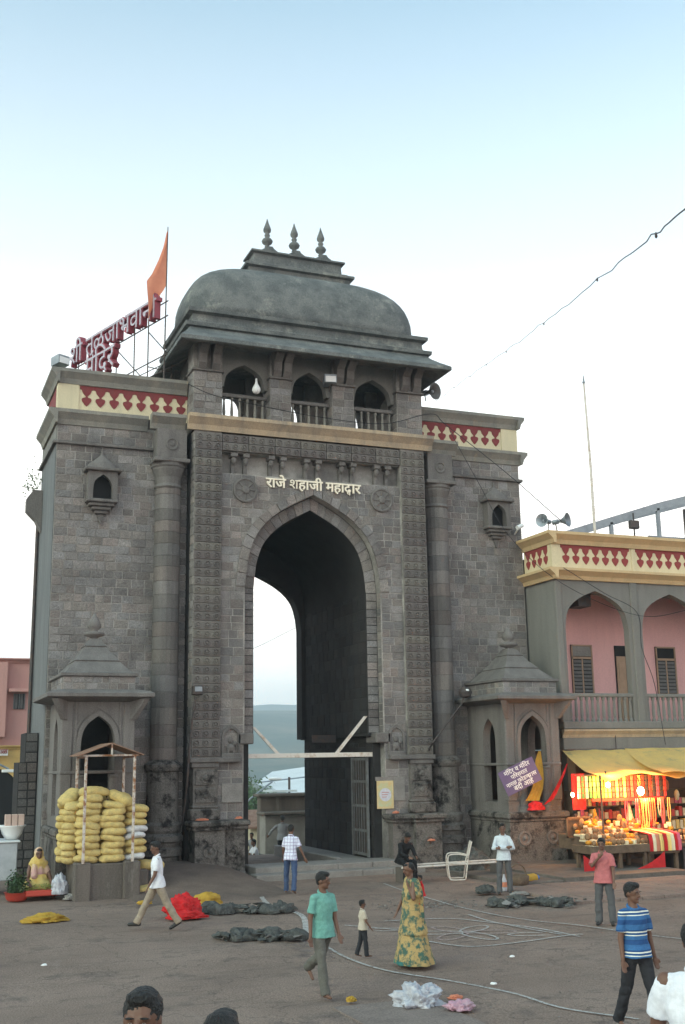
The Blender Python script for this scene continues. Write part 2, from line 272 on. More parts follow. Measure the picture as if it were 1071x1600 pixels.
        if fixn and len(s.f) < 60000:
            bm = bmesh.new(); bm.from_mesh(me); bmesh.ops.recalc_face_normals(bm, faces=bm.faces); bm.to_mesh(me); bm.free()
        o = bpy.data.objects.new(name, me)
        if remesh:
            md = o.modifiers.new('r', 'REMESH'); md.mode = 'VOXEL'; md.voxel_size = remesh
            sm = o.modifiers.new('s', 'SMOOTH'); sm.iterations = 3; sm.factor = .5
            m2, _ = evaluate(o); o.modifiers.clear(); o.data = m2; bpy.data.meshes.remove(me); me = m2; me.name = name
            smooth = True
        COL.objects.link(o)
        if wob:
            amp, fr = wob
            wobble(me, lambda p: amp * (noise.noise(p * fr) + .5 * noise.noise(p * fr * 2.3 + Vector((3, 1, 7)))))
        if post: post(me)
        if smooth: me.polygons.foreach_set('use_smooth', [True] * len(me.polygons))
        me.materials.append(m); me.update()
        if parent: o.parent = parent
        if kind: o['kind'] = kind
        if label: o['label'] = label
        if cat: o['category'] = cat
        if group: o['group'] = group
        return o
def wpos(o):
    p = Vector(o.location)
    while o.parent: o = o.parent; p += Vector(o.location)
    return p
def thing(name, label, cat, loc=(0, 0, 0), group=None, rz=0):
    o = bpy.data.objects.new(name, None); COL.objects.link(o); o.location = loc; o.rotation_euler = (0, 0, rz); o.empty_display_size = .3
    o['label'] = label; o['category'] = cat
    if group: o['group'] = group
    return o
def kids(o): return [c for c in bpy.data.objects if c.parent is o]
def copy_tree(o, parent=None, cache={}):
    c = o.copy(); COL.objects.link(c)
    if parent: c.parent = parent
    for ch in kids(o): copy_tree(ch, c)
    return c
def catmull(pts, k=6):
    out = []; P = [Vector(p) for p in pts]; P = [P[0] * 2 - P[1]] + P + [P[-1] * 2 - P[-2]]
    for i in range(1, len(P) - 2):
        for j in range(k):
            t = j / k; a, b, c, d = P[i - 1:i + 3]
            out.append(.5 * ((2 * b) + (c - a) * t + (2 * a - 5 * b + 4 * c - d) * t * t + (3 * b - a - 3 * c + d) * t ** 3))
    out.append(P[-2]); return out
# ---------------------------------------------------------------- stonework: every course laid stone by stone
STONES = {}
def tintpick(dark=1.0):
    k = RND.uniform(.74, 1.20) * dark; h = RND.choice([(1, 1, 1), (1.03, 1, .96), (.97, 1, 1.03), (1.05, .98, .95), (1, 1, 1.01)])
    return (k * h[0], k * h[1], k * h[2])
def stone(root, quad, nrm, d=.014, gap=.014, tint=None, mt='stone', ch=.008):
    """one block: quad = 4 world corners on the wall face (ccw), nrm outward; sunk joint, chamfered arris, a little proud"""
    Q = [Vector(q) for q in quad]; c = sum(Q, Vector()) / 4; n = Vector(nrm); d = d * RND.uniform(.5, 1.3)
    def shr(q, g): v = c - q; L_ = v.length; return q + v * min(.45, g * 1.4 / max(L_, .01))
    B = [shr(q, gap) - n * .02 for q in Q]; E_ = [shr(q, gap) + n * (d - ch * .7) for q in Q]; T = [shr(q, gap + ch) + n * (d + RND.uniform(-.003, .004)) for q in Q]
    a = ((Q[2] - Q[0]).cross(Q[3] - Q[1])).length / 2
    STONES.setdefault((root, mt), []).append((a, B + E_ + T, tint or tintpick()))
SF = [(8, 9, 10, 11), (0, 1, 5, 4), (1, 2, 6, 5), (2, 3, 7, 6), (3, 0, 4, 7), (4, 5, 9, 8), (5, 6, 10, 9), (6, 7, 11, 10), (7, 4, 8, 11)]
def wall(root, org, ax, nrm, L0, L1, z0, z1, h=(.215, .285), w=(.24, .50), ok=None, mt='stone', d=.014, dark=1.0, gap=.014):
    org, ax = Vector(org), Vector(ax); z = z0
    while z < z1 - .05:
        hh = min(RND.uniform(*h), z1 - z)
        if z1 - z - hh < .12: hh = z1 - z
        x = L0
        while x < L1 - .02:
            ww = min(RND.uniform(*w), L1 - x)
            if L1 - x - ww < .14: ww = L1 - x
            if ok is None or ok(x, x + ww, z, z + hh):
                P = lambda a, b: org + ax * a + Vector((0, 0, b))
                parts = [(x, x + ww, z, z + hh)]
                if RND.random() < .05 and ww > .45 and hh > .28: xm = x + ww * RND.uniform(.35, .65); parts = [(x, xm, z, z + hh * .5), (x, xm, z + hh * .5, z + hh), (xm, x + ww, z, z + hh)]
                for a, b, c, e in parts: stone(root, [P(a, c), P(b, c), P(b, e), P(a, e)], nrm, d, gap, tintpick(dark), mt)
            x += ww
        z += hh
def flush_stones():
    per = {}
    for (root, mt), L_ in STONES.items(): per.setdefault(root, []).extend([(a, v, t, mt) for a, v, t in L_])
    for root, L_ in per.items():
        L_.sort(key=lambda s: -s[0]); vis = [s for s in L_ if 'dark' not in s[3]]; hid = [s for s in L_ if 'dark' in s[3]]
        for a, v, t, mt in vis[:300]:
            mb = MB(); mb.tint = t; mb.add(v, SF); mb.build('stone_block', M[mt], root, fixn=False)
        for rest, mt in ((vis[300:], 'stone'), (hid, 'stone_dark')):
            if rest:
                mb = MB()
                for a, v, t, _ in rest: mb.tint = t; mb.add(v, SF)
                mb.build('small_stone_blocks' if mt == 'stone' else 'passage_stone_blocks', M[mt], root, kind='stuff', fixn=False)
# pointed arch outline: unit half-width, unit rise
_A = [(0, 1), (.25, .905), (.49, .80), (.71, .66), (.87, .49), (.96, .26), (1, 0)]
def archpts(w, zs, rise, x0=0, n=5, zb=None):
    R_ = [(p.x, p.y) for p in catmull([(a, b, 0) for a, b in _A], n)]
    R_ = [(min(a, 1), b) for a, b in R_]
    pts = [(x0 + w * a, zs + rise * b) for a, b in reversed(R_)]; left = [(x0 - w * a, zs + rise * b) for a, b in R_]
    out = pts + left[1:]
    if zb is not None: out = [(x0 + w, zb)] + out + [(x0 - w, zb)]
    return out
def arch_z(x, w, zs, rise):
    a = min(abs(x) / w, 1); R_ = catmull([(p, q, 0) for p, q in _A], 5)
    for i in range(len(R_) - 1):
        if R_[i].x <= a <= R_[i + 1].x: t = (a - R_[i].x) / max(1e-6, R_[i + 1].x - R_[i].x); return zs + rise * (R_[i].y * (1 - t) + R_[i + 1].y * t)
    return zs
def arch_wall(mb, x0, x1, z0, z1, w, zs, rise, y0, y1, cx=0):
    """solid wall x0..x1, z0..z1 with a pointed opening cut right down to z0"""
    A_ = archpts(w, zs, rise, cx); n = len(A_) // 2
    right = A_[:n + 1]; left = A_[n:]
    mb.prism([(cx + w, z0), (x1, z0), (x1, z1), (cx, z1)] + list(reversed(right)), y0, y1)
    mb.prism([(cx, z1), (x0, z1), (x0, z0), (cx - w, z0)] + list(reversed(left)), y0, y1)
    return mb
# ================================================================ the setting
mb = MB(); G = []; xs = [-5000, -1200, -400, -120, -60, -40] + [-30 + i * 1.5 for i in range(45)] + [45, 60, 120, 400, 1200, 5000]; ys = [-300, -100, -60, -44] + [-36 + i * 1.5 for i in range(30)]
idx = {}
for j, y in enumerate(ys):
    for i, x in enumerate(xs):
        z = 0.03 * noise.noise(Vector((x * .35, y * .35, 0))) if -32 < x < 40 and -36 < y < 6 else 0
        mb.v.append((x, y, z - .02)); idx[i, j] = len(mb.v) - 1
mb.f = [(idx[i, j], idx[i + 1, j], idx[i + 1, j + 1], idx[i, j + 1]) for i in range(len(xs) - 1) for j in range(len(ys) - 1)]
ground = mb.build('ground', M['asphalt'], smooth=True, kind='structure')
def gz(x, y): return 0.03 * noise.noise(Vector((x * .35, y * .35, 0))) - .02
# land behind the gateway: falls away into a valley and climbs to hazy hills
mb = MB(); rows = [7.5, 10, 14, 17, 22, 30, 45, 70, 110, 170, 260, 380, 520, 700, 900, 1100, 1300, 1500, 1750, 2000, 2300, 2600, 3000, 3500, 4200]; idx = {}
def terr(x, y):
    if y < 17: return -.45 - .02 * (y - 7)
    d = y - 17
    base = -.6 - 34 * (1 - math.exp(-d / 90.))
    n1 = noise.fractal(Vector((x / 900., y / 700., 3)), 1.0, 2.0, 5); n2 = noise.fractal(Vector((x / 160., y / 160., 9)), 1.0, 2.0, 4)
    h = 0
    if y > 600: t = min((y - 600) / 1500., 1); h += 128 * t * t * (3 - 2 * t)
    if y > 2300: t = min((y - 2300) / 600., 1); h += 48 * t
    return base + h + n1 * min(26, d * .05) + n2 * min(9, d * .02)
nx = 90
for j, y in enumerate(rows):
    for i in range(nx + 1):
        x = (i / nx - .5) * 2 * (40 + y * 1.6); mb.v.append((x, y, terr(x, y))); idx[i, j] = len(mb.v) - 1
mb.f = [(idx[i, j], idx[i + 1, j], idx[i + 1, j + 1], idx[i, j + 1]) for i in range(nx) for j in range(len(rows) - 1)]
M['hill'] = mat('hillside_scrub', (.032, .055, .035), .95, (.17, .14, .09), .004, lo=.46, hi=.62, detail=8)
nt = M['hill'].node_tree
mb.build('hills', M['hill'], smooth=True, kind='structure')
# paving, mound and patches on the square
mb = MB()
for i in range(26):
    for j in range(7):
        x0 = 2.6 + i * .62; y0 = -9.8 + j * .62 - max(0, (3.3 - x0)) * 0
        if x0 + (-y0 - 6) * .75 < 2.0 + RND.uniform(-.3, .3): continue
        mb.bbox(x0 + .01, x0 + .61, y0 + .01, y0 + .61, -.06, .052 + RND.uniform(-.01, .01), .012)
mb.build('pavement', M['paving'], kind='structure')
mb = MB(); n = 30
for j in range(13):
    for i in range(n + 1):
        u_ = i / n; v_ = j / 12; x = -6.4 + u_ * 4.4; y = -5.4 + v_ * 5.7
        h = .55 * max(0, min(1, v_ * 1.25)) * (sin(pi * min(1, u_ * 1.05)) ** .6 if 0 < u_ < .97 else 0) + .03 * noise.noise(Vector((x * 2, y * 2, 0)))
        mb.v.append((x, y, h - .05))
mb.f = [(j * (n + 1) + i, j * (n + 1) + i + 1, (j + 1) * (n + 1) + i + 1, (j + 1) * (n + 1) + i) for j in range(12) for i in range(n)]
mb.build('dirt_mound', M['dirt'], smooth=True, kind='structure')
mb = MB()
for (x0, x1, y0, y1, z1) in ((-2.35, 2.9, -1.35, -.75, .15), (-2.2, 2.75, -.75, .5, .30)):
    x = x0
    while x < x1 - .1:
        w_ = min(RND.uniform(.9, 1.4), x1 - x); mb.bbox(x + .006, x + w_ - .006, y0 + RND.uniform(-.012, .012), y1, -.1, z1 + RND.uniform(-.006, .006), .02); x += w_
mb.build('steps', M['slab'], kind='structure')
MB().box(-1.9, 1.9, .5, 7.5, -.6, -.05).build('passage_floor', M['slab'], kind='structure')
mb = MB(); mb.box(.95, 2.02, .62, 6.8, -.3, .26); mb.bbox(.82, 1.0, .62, 6.8, -.3, .34, .02)
mb.build('passage_kerb', M['slab'], kind='structure')
MB().box(4.6, 8.6, -6.3, -1.8, -.1, .16).bbox(3.2, 4.9, -6.25, -2.2, -.1, .10).build('plinth_step', M['concrete'], kind='structure')
def flatstrip(name, pts, w, m, z=.006, jit=.25, closed=False, **k):
    P = catmull([(x, y, 0) for x, y in pts], 10); mb = MB(); vs = []
    for i, p in enumerate(P):
        d = (P[min(i + 1, len(P) - 1)] - P[max(i - 1, 0)]).normalized(); nn = Vector((-d.y, d.x, 0)); ww = w * (1 + jit * noise.noise(Vector((i * .7, w * 50, z * 90))) + jit * .5 * noise.noise(Vector((i * 3., 2, 5))))
        for s in (-1, 1):
            q = p + nn * s * ww / 2; vs.append((q.x, q.y, gz(q.x, q.y) + z + .012))
    mb.add(vs, [(2 * i, 2 * i + 2, 2 * i + 3, 2 * i + 1) for i in range(len(P) - 1)])
    return mb.build(name, m, smooth=True, kind='structure', **k)
for pts, w_ in (([(-2.96, -3.39), (-3.6, -6.35), (-3.53, -8.41), (-4.13, -10.44), (-4.55, -11.6)], .11), ([(-4.3, -10.9), (-4.5, -12.2), (-4.66, -13.92), (-4.52, -15.25), (-3.99, -16.47), (-3.6, -17.73), (-3.52, -18.94), (-3.0, -19.9)], .05),
              ([(.54, -3.65), (.27, -5.88), (.09, -8.38), (.17, -10.06), (.37, -11.62), (.77, -12.65), (1.3, -14.3), (2.2, -16.0)], .045), ([(-3.24, -10.3), (-2.9, -10.9), (-2.6, -11.5)], .05),
              ([(-2.31, -10.18), (-.97, -10.47), (-.53, -11.35), (-.18, -12.53), (.05, -13.9)], .055), ([(-2.76, -12.97), (-2.29, -13.86), (-1.37, -13.9), (-.07, -13.69), (.25, -13.7)], .05), ([(-.28, -10.1), (-.40, -11.3), (-.33, -12.6), (-.12, -13.55)], .05)):
    flatstrip('chalk_line', pts, w_ + .012, M['chalk'])
def loop(cx, cy, rx, ry, rot, w_, m, a0=0, a1=2 * pi):
    pts = [(cx + cos(rot) * rx * cos(a) - sin(rot) * ry * sin(a), cy + sin(rot) * rx * cos(a) + cos(rot) * ry * sin(a)) for a in [a0 + (a1 - a0) * i / 14 for i in range(15)]]
    flatstrip('chalk_drawing', pts, w_, m)
cx, cy = -1.62, -12.45
for k in range(6):
    a = k * pi / 3 - .38; loop(cx + cos(a) * .50, cy + sin(a) * .50, .50, .20, a, .05, M['chalk' if k % 2 else 'chalkpink'], -pi, pi)
loop(-.62, -13.25, .42, .17, -.37 + pi, .05, M['chalk'], -2.2, 2.2); loop(-2.75, -11.35, .40, .18, -.37, .05, M['chalk'], -2.2, 2.2)
for cx_, cy_, rx_, ry_ in ((-6.55, -4.75, 1.1, .42), (-4.9, -13.0, .36, 1.2), (-.7, -6.1, 1.2, .14)):
    mb = MB(); vs = [(cx_, cy_, gz(cx_, cy_) + .022)]
    for k in range(24):
        a = 2 * pi * k / 24; q = 1 + .35 * noise.noise(Vector((cos(a) * 2, sin(a) * 2, cx_))); x, y = cx_ + rx_ * q * cos(a), cy_ + ry_ * q * sin(a); vs.append((x, y, gz(x, y) + .018))
    mb.add(vs, [(0, 1 + k, 1 + (k + 1) % 24) for k in range(24)]); mb.build('chalk_spill', M['chalkfaint'], kind='structure', smooth=True)
# low concrete patch and kerb line
MB().box(-6.3, -4.9, -19.6, -17.6, -.05, .012).build('road_patch', mat('worn_road_patch', (.23, .185, .165), .93, (.17, .135, .12), 1.2, bump=.5, fine=.3), kind='structure')
# ================================================================ the gateway
gate = thing('temple_gateway', 'huge dark basalt gateway with pointed arch, domed pavilion and three finials', 'gateway', (0, 0, 0))
W0, W1 = 8.05, 4.0
MB().box(-W0 + .02, -W1, .8, 4.3, -.3, 13.5).build('wing_wall', M['mortar'], gate); MB().box(W1, W0, .8, 4.3, -.3, 13.5).build('wing_wall', M['mortar'], gate)
MB().box(-W0, -W0 + .018, .83, 4.3, 0, 12.8).build('side_render', M['side_plaster'], gate)
MB().box(-W0 - .002, -W0 + .016, .83, 4.3, 12.8, 13.5).build('side_band', M['plaster_grey'], gate)
# central mass with the passage cut through it
mb = MB(); zs, rise = 8.55, 2.62
arch_wall(mb, -W1 + .02, W1 - .02, 4.0, 13.4, 1.9, zs, rise, .45, 6.9)
mb.box(2.05, W1 - .02, .45, 6.9, -.5, 4.0); mb.box(-W1 + .02, -2.05, .45, 6.9, -.5, 4.0)
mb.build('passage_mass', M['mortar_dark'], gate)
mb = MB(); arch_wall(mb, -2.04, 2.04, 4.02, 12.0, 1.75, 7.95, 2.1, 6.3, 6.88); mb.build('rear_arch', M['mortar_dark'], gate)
mb = MB(); ZO, RO = 8.55, 3.06
arch_wall(mb, -3.6, 3.6, 4.1, 12.12, 2.28, ZO, RO, .12, .449)
mb.box(2.3, 3.6, .12, .449, -.3, 4.1); mb.box(-3.6, -2.3, .12, .449, -.3, 4.1); mb.box(-3.6, 3.6, .12, .449, 12.8, 13.4); mb.box(-3.6, 3.6, .40, .449, 12.12, 12.8)
mb.build('arch_panel', M['mortar'], gate)
for s in (-1, 1): MB().bbox(min(s * 2.0, s * 2.5), max(s * 2.0, s * 2.5), .05, .9, 3.78, 4.1, .03).build('jamb_corbel', M['dressed'], gate)
# stones of the panel round the arch
def okp(a, b, c, d):
    if d > 12.1: return False
    if c < 4.1: return min(abs(a), abs(b)) > 2.3 or False
    if a < 0 < b and c < 11.8: return False
    m_ = min(abs(a), abs(b))
    return c > arch_z(m_, 2.34, ZO, RO + .06) if m_ < 2.34 else True
for a, b in ((-3.05, -2.31), (2.31, 3.05)): wall(gate, (0, .12, 0), (1, 0, 0), (0, -1, 0), a, b, 4.1, 8.52, w=(.25, .45))
wall(gate, (0, .12, 0), (1, 0, 0), (0, -1, 0), -3.05, 3.05, 8.55, 12.1, w=(.24, .46), ok=okp)
for a, b in ((-3.1, -2.32), (2.32, 3.1)): wall(gate, (0, .12, 0), (1, 0, 0), (0, -1, 0), a, b, .1, 4.1)
for s in (-1, 1):
    wall(gate, (0, .45, 0), (1, 0, 0), (0, -1, 0), min(s * 1.9, s * 2.28), max(s * 1.9, s * 2.28), 4.1, ZO, w=(.38, .4))
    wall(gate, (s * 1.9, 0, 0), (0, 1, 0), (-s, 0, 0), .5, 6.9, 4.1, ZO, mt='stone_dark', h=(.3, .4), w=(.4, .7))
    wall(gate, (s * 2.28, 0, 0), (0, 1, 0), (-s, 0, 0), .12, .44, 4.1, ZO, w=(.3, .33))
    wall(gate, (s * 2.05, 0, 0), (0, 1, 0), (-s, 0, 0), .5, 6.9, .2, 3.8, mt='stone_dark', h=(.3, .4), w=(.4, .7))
def vouss(w1, w2, zs1, r1, r2, y, d, step=2):
    I = archpts(w1, zs1, r1, n=4); O_ = archpts(w2, zs1, r2, n=4); n_ = len(I); k = 0
    while k < n_ - 1:
        e = min(k + step, n_ - 1)
        if k < n_ // 2 < e: e = n_ // 2
        stone(gate, [(I[k][0], y, I[k][1]), (I[e][0], y, I[e][1]), (O_[e][0], y, O_[e][1]), (O_[k][0], y, O_[k][1])], (0, -1, 0), d, .006)
        k = e
vouss(2.28, 2.58, ZO, RO, RO + .30, .12, .055)
vouss(1.9, 2.27, zs, rise, RO - .02, .45, .03)
# carved courses on the piers
def rosette(mb, x, y, z, r=.095, n=12):
    pr = [(r, 0), (r * .98, -.026), (r * .80, -.032), (r * .68, -.004), (r * .42, -.004), (r * .34, -.028), (r * .12, -.034)]
    mb.lathe([(a, b) for a, b in pr], (x, y, z), n, 'y')
CW, CH = .86, .268
def course_mesh(w, k, seed):
    R_ = random.Random(seed); mb = MB(); t = R_.uniform(.85, 1.15); mb.tint = (t, t * R_.uniform(.95, 1.0), t * R_.uniform(.93, 1.02))
    mb.bbox(0.004, w - .004, -.03, .06, .006, CH - .006, .012)
    for i in range(k): rosette(mb, w * (i + .5) / k, -.03, CH / 2)
    o = mb.build('carved_course', M['dressed'], gate); return o
protos = [course_mesh(CW, 3, s) for s in range(5)]
mb = MB()
for s in (-1, 1):
    x0 = 3.06 if s > 0 else -3.94
    MB().box(x0 + .01, x0 + .87, .02, .6, 3.3, 13.4).build('pier', M['mortar'], gate)
used = set(); cnt = 0
def put(pi_, x, y, z, sc_x=1):
    global cnt
    if pi_ not in used: o = protos[pi_]; used.add(pi_)
    else: o = protos[pi_].copy(); COL.objects.link(o)
    o.location = (x, y, z); o.scale = (sc_x, 1, 1)
for s in (-1, 1):
    x0 = 3.06 if s > 0 else -3.94; z = 3.42
    while z < 13.3: put(RND.randrange(5), x0 + .01, RND.uniform(-.006, .006), z); z += CH
z = 12.82
for r_ in range(2):
    for i in range(7): put(RND.randrange(5), -3.06 + i * .875, .03, z, .9999)
    z += CH
# side returns of the piers
for s in (-1, 1):
    x = 3.94 if s > 0 else -3.94
    wall(gate, (x, 0, 0), (0, 1, 0), (s, 0, 0), .02, .8, 3.4, 13.4, w=(.35, .45), d=.012)
# corbelled recess under the frieze
for i, c in enumerate((-2.44, -1.2, 0, 1.22, 2.46)):
    for s in (-.2, .2):
        x = c + s; mb = MB()
        mb.bbox(x - .11, x + .11, .06, .42, 12.66, 12.8, .02); mb.lathe([(.03, 12.43), (.075, 12.5), (.09, 12.58), (.07, 12.66)], (x, .18, 0), 10); mb.bbox(x - .06, x + .06, .26, .42, 12.13, 12.60, .02); mb.build('corbel', M['dressed'], gate)
# round medallions
for x in (-2.28, 2.38):
    mb = MB(); mb.lathe([(.40, .12), (.40, .03), (.35, .015), (.31, .05), (.14, .05), (.10, .0), (.03, -.01)], (x, 0, 11.6), 28, 'y')
    for k in range(8): a = k * pi / 4; mb.tube([(x + .12 * cos(a), .04, 11.6 + .12 * sin(a)), (x + .31 * cos(a), .04, 11.6 + .31 * sin(a))], .022, 5)
    mb.build('medallion', M['dressed'], gate)
# ledges, lower pilasters, pedestals, reliefs
for s in (-1, 1):
    f = lambda a, b: (min(s * a, s * b), max(s * a, s * b))
    mb = MB(); mb.bbox(*f(2.42, 3.98), -.10, .14, 3.26, 3.4, .02); mb.bbox(*f(3.1, 3.92), -.05, .5, 3.12, 3.26, .02); mb.build('ledge', M['dressed'], gate)
    mb = MB(); mb.box(*f(3.12, 3.86), .0, .6, 1.6, 3.12); mb.bbox(*f(3.05, 3.95), -.08, .3, 1.62, 1.95, .04); mb.bbox(*f(3.08, 3.90), -.05, .3, 1.95, 2.03, .03)
    for z in (2.32, 2.82): mb.bbox(*f(3.18, 3.80), -.035, .1, z - .21, z + .21, .02); mb.lathe([(.15, -.035), (.15, -.06), (.10, -.05), (.06, -.09), (.02, -.1)], (s * 3.49, 0, z), 14, 'y')
    mb.build('pilaster', M['sooted'], gate)
    for x, w_, y in ((3.47, .44, -.52), (2.72, .36, -.30)):
        p = MB(); p.box(s * x - w_, s * x + w_, y + .04, .3, -.3, 1.48); p.bbox(s * x - w_ - .07, s * x + w_ + .07, y - .06, .3, 1.36, 1.46, .03); p.bbox(s * x - w_ - .13, s * x + w_ + .13, y - .14, .3, 1.46, 1.62, .04)
        p.bbox(s * x - w_ - .05, s * x + w_ + .05, y - .03, .3, -.3, .18, .03)
        p.lathe([(.20, y + .04), (.20, y), (.15, y), (.13, y + .03), (.07, y + .02), (.03, y - .03)], (s * x, 0, .78), 18, 'y')
        p.build('pedestal', M['sooted'], gate, wob=(.012, 3))
    r = MB(); x = s * 2.70
    r.bbox(x - .30, x + .30, .03, .14, 3.38, 3.52, .02); r.box(x - .28, x - .22, .05, .14, 3.5, 3.95); r.box(x + .22, x + .28, .05, .14, 3.5, 3.95)
    A_ = archpts(.22, 3.95, .30, x, 3); B_ = archpts(.29, 3.95, .40, x, 3); r.ring(A_, B_, .05, .14)
    r.ell((x, .10, 3.68), (.14, .08, .12)); r.ell((x + .12, .08, 3.80), (.07, .07, .07)); r.ell((x - .02, .10, 3.90), (.08, .06, .10)); r.capsule((x - .08, .08, 3.62), (x - .1, .08, 3.52), .04, .035); r.capsule((x + .06, .08, 3.62), (x + .09, .08, 3.52), .04, .035); r.capsule((x + .16, .07, 3.78), (x + .19, .07, 3.62), .03, .02)
    r.build('carved_relief', M['dressed'], gate, smooth=False)
# engaged round columns between piers and wings
for s in (-1, 1):
    c = (s * 4.62, .62, 0); mb = MB()
    prof = [(.50, -.3), (.50, .62), (.60, .66), (.60, .84), (.52, .90), (.54, 1.02), (.62, 1.06), (.62, 1.20), (.50, 1.28), (.54, 1.36), (.56, 1.52), (.48, 1.60), (.46, 3.0), (.52, 3.05), (.56, 3.14), (.56, 3.22), (.46, 3.3), (.385, 3.36)]
    mb.lathe(prof, c, 20); mb.build('column_base', M['sooted'], gate, smooth=False)
    z = 3.36
    while z < 11.5:
        h = min(RND.uniform(.32, .5), 11.55 - z)
        if 11.55 - z - h < .15: h = 11.55 - z
        b = MB(); b.tint = tintpick(); b.lathe([(.385, z), (.40, z + .012), (.40, z + h - .012), (.385, z + h)], c, 18); b.build('drum', M['dressed'], gate, smooth=False); z += h
    mb = MB(); mb.lathe([(.40, 11.55), (.44, 11.6), (.40, 11.66), (.38, 11.7), (.40, 11.9), (.50, 12.15), (.50, 12.2), (.54, 12.24), (.54, 12.34)], c, 20); mb.bbox(s * 4.62 - .56, s * 4.62 + .56, .06, 1.0, 12.34, 12.46, .02)
    mb.box(s * 4.62 - .46, s * 4.62 + .46, .16, 1.0, 12.46, 13.4); rosette(mb, s * 4.62, .155, 12.92, .2, 18); mb.build('capital', M['dressed'], gate)
    wall(gate, (0, .8, 0), (1, 0, 0), (0, -1, 0), min(s * 3.95, s * 8.03), max(s * 3.95, s * 8.03), .3, 12.8)
    wall(gate, (0, .8, 0), (1, 0, 0), (0, -1, 0), min(s * 5.1, s * 8.03), max(s * 5.1, s * 8.03), 12.92, 13.42, h=(.24, .26))
    mb = MB(); mb.bbox(min(s * 5.0, s * 8.15), max(s * 5.0, s * 8.15), .68, .9, 12.8, 12.9, .02); mb.box(*((-8.15, -8.05) if s < 0 else (8.05, 8.15)), .8, 4.35, 12.8, 12.9); mb.build('string_course', M['dressed'], gate)
# cornices: swept profiles
def cornice(name, m, x0, x1, yb, z0, z1, out, parent=gate, ends=True, ydeep=None):
    h = z1 - z0; pr = [(yb, z0), (yb - out * .25, z0), (yb - out * .30, z0 + h * .12), (yb - out * .42, z0 + h * .35), (yb - out * .78, z0 + h * .62), (yb - out * .95, z0 + h * .74), (yb - out, z0 + h * .76), (yb - out, z0 + h), (yb, z0 + h)]
    mb = MB(); mb.prism(pr, x0, x1, 'yz'); mb.build(name, m, parent)
def side_cornice(name, m, xb, sgn, y0, y1, z0, z1, out, parent=gate):
    h = z1 - z0; pr = [(xb, z0), (xb + sgn * out * .25, z0), (xb + sgn * out * .30, z0 + h * .12), (xb + sgn * out * .42, z0 + h * .35), (xb + sgn * out * .78, z0 + h * .62), (xb + sgn * out * .95, z0 + h * .74), (xb + sgn * out, z0 + h * .76), (xb + sgn * out, z0 + h), (xb, z0 + h)]
    MB().prism(pr, y0, y1, 'xz').build(name, m, parent)
cornice('main_cornice', M['ochre'], -4.18, 4.22, .02, 13.4, 13.88, .28)
for s in (-1, 1):
    cornice('column_cornice', M['cornice'], min(s * 4.2, s * 5.28), max(s * 4.2, s * 5.28), .35, 13.4, 13.86, .32)
    cornice('wing_cornice', M['cornice'], min(s * 5.28, s * 8.049), max(s * 5.28, s * 8.049), .82, 13.42, 13.87, .26)
    side_cornice('side_cornice', M['cornice'], s * 8.05, s, .56, 3.9, 13.42, 13.87, .27)
    cornice('parapet_cap', M['cornice'], min(s * 4.03, s * 8.029), max(s * 4.03, s * 8.029), .84, 14.74, 15.18, .24)
    side_cornice('parapet_cap', M['cornice'], s * 8.03, s, .60, 3.3, 14.74, 15.18, .26)
    mb = MB(); a, b = sorted((s * 4.0, s * 8.03)); mb.box(a, b, .84, 1.1, 13.85, 15.12); mb.box(*sorted((s * 8.028, s * 7.75)), 1.1, 3.2, 13.85, 15.12); mb.build('parapet', M['cream'], gate)
    MB().box(*sorted((s * 7.42, s * 8.06)), .80, 1.14, 13.87, 14.74).build('parapet_post', M['cream'], gate)
    MB().box(*sorted((s * 8.03, s * 8.045)), 1.15, 3.2, 13.87, 14.74).build('parapet_side', M['maroon'] if s < 0 else M['cream'], gate)
    MB().box(*sorted((s * 4.0, s * 8.0)), .85, 4.25, 13.5, 13.86).build('roof_deck', M['concrete'], gate)
MOT = [(31, 0), (31, -17), (22, -20), (18, -34), (12, -42), (5, -50), (5, -56), (19, -60), (22, -67), (20, -76), (9, -92), (0, -101)]
def motif(parent, m, name, x, y, ztop, wd, ht, first={}):
    key = (parent.name, name)
    if key in first: o = first[key].copy(); COL.objects.link(o)
    else:
        P_ = [(a / 62 * wd, b / 101 * ht) for a, b in MOT]; P_ = P_ + [(-a, b) for a, b in reversed(P_[:-1])]; P_[0] = (wd / 2 - .002, 0); P_[1] = (wd / 2 - .002, P_[1][1]); P_[-1] = (-wd / 2 + .002, 0); P_[-2] = (-wd / 2 + .002, P_[-2][1])
        me_b = MB(); me_b.prism([(a, b) for a, b in P_], -.015, .012); o = me_b.build(name, m); o.parent = parent; first[key] = o 
    o.location = Vector((x, y, ztop)) - wpos(parent); return o
for i in range(8): motif(gate, M['maroon'], 'painted_motif', -7.18 + i * .425, .838, 14.73, .425, .66)
for i in range(8): motif(gate, M['maroon'], 'painted_motif', 7.20 - i * .425, .838, 14.73, .425, .66)
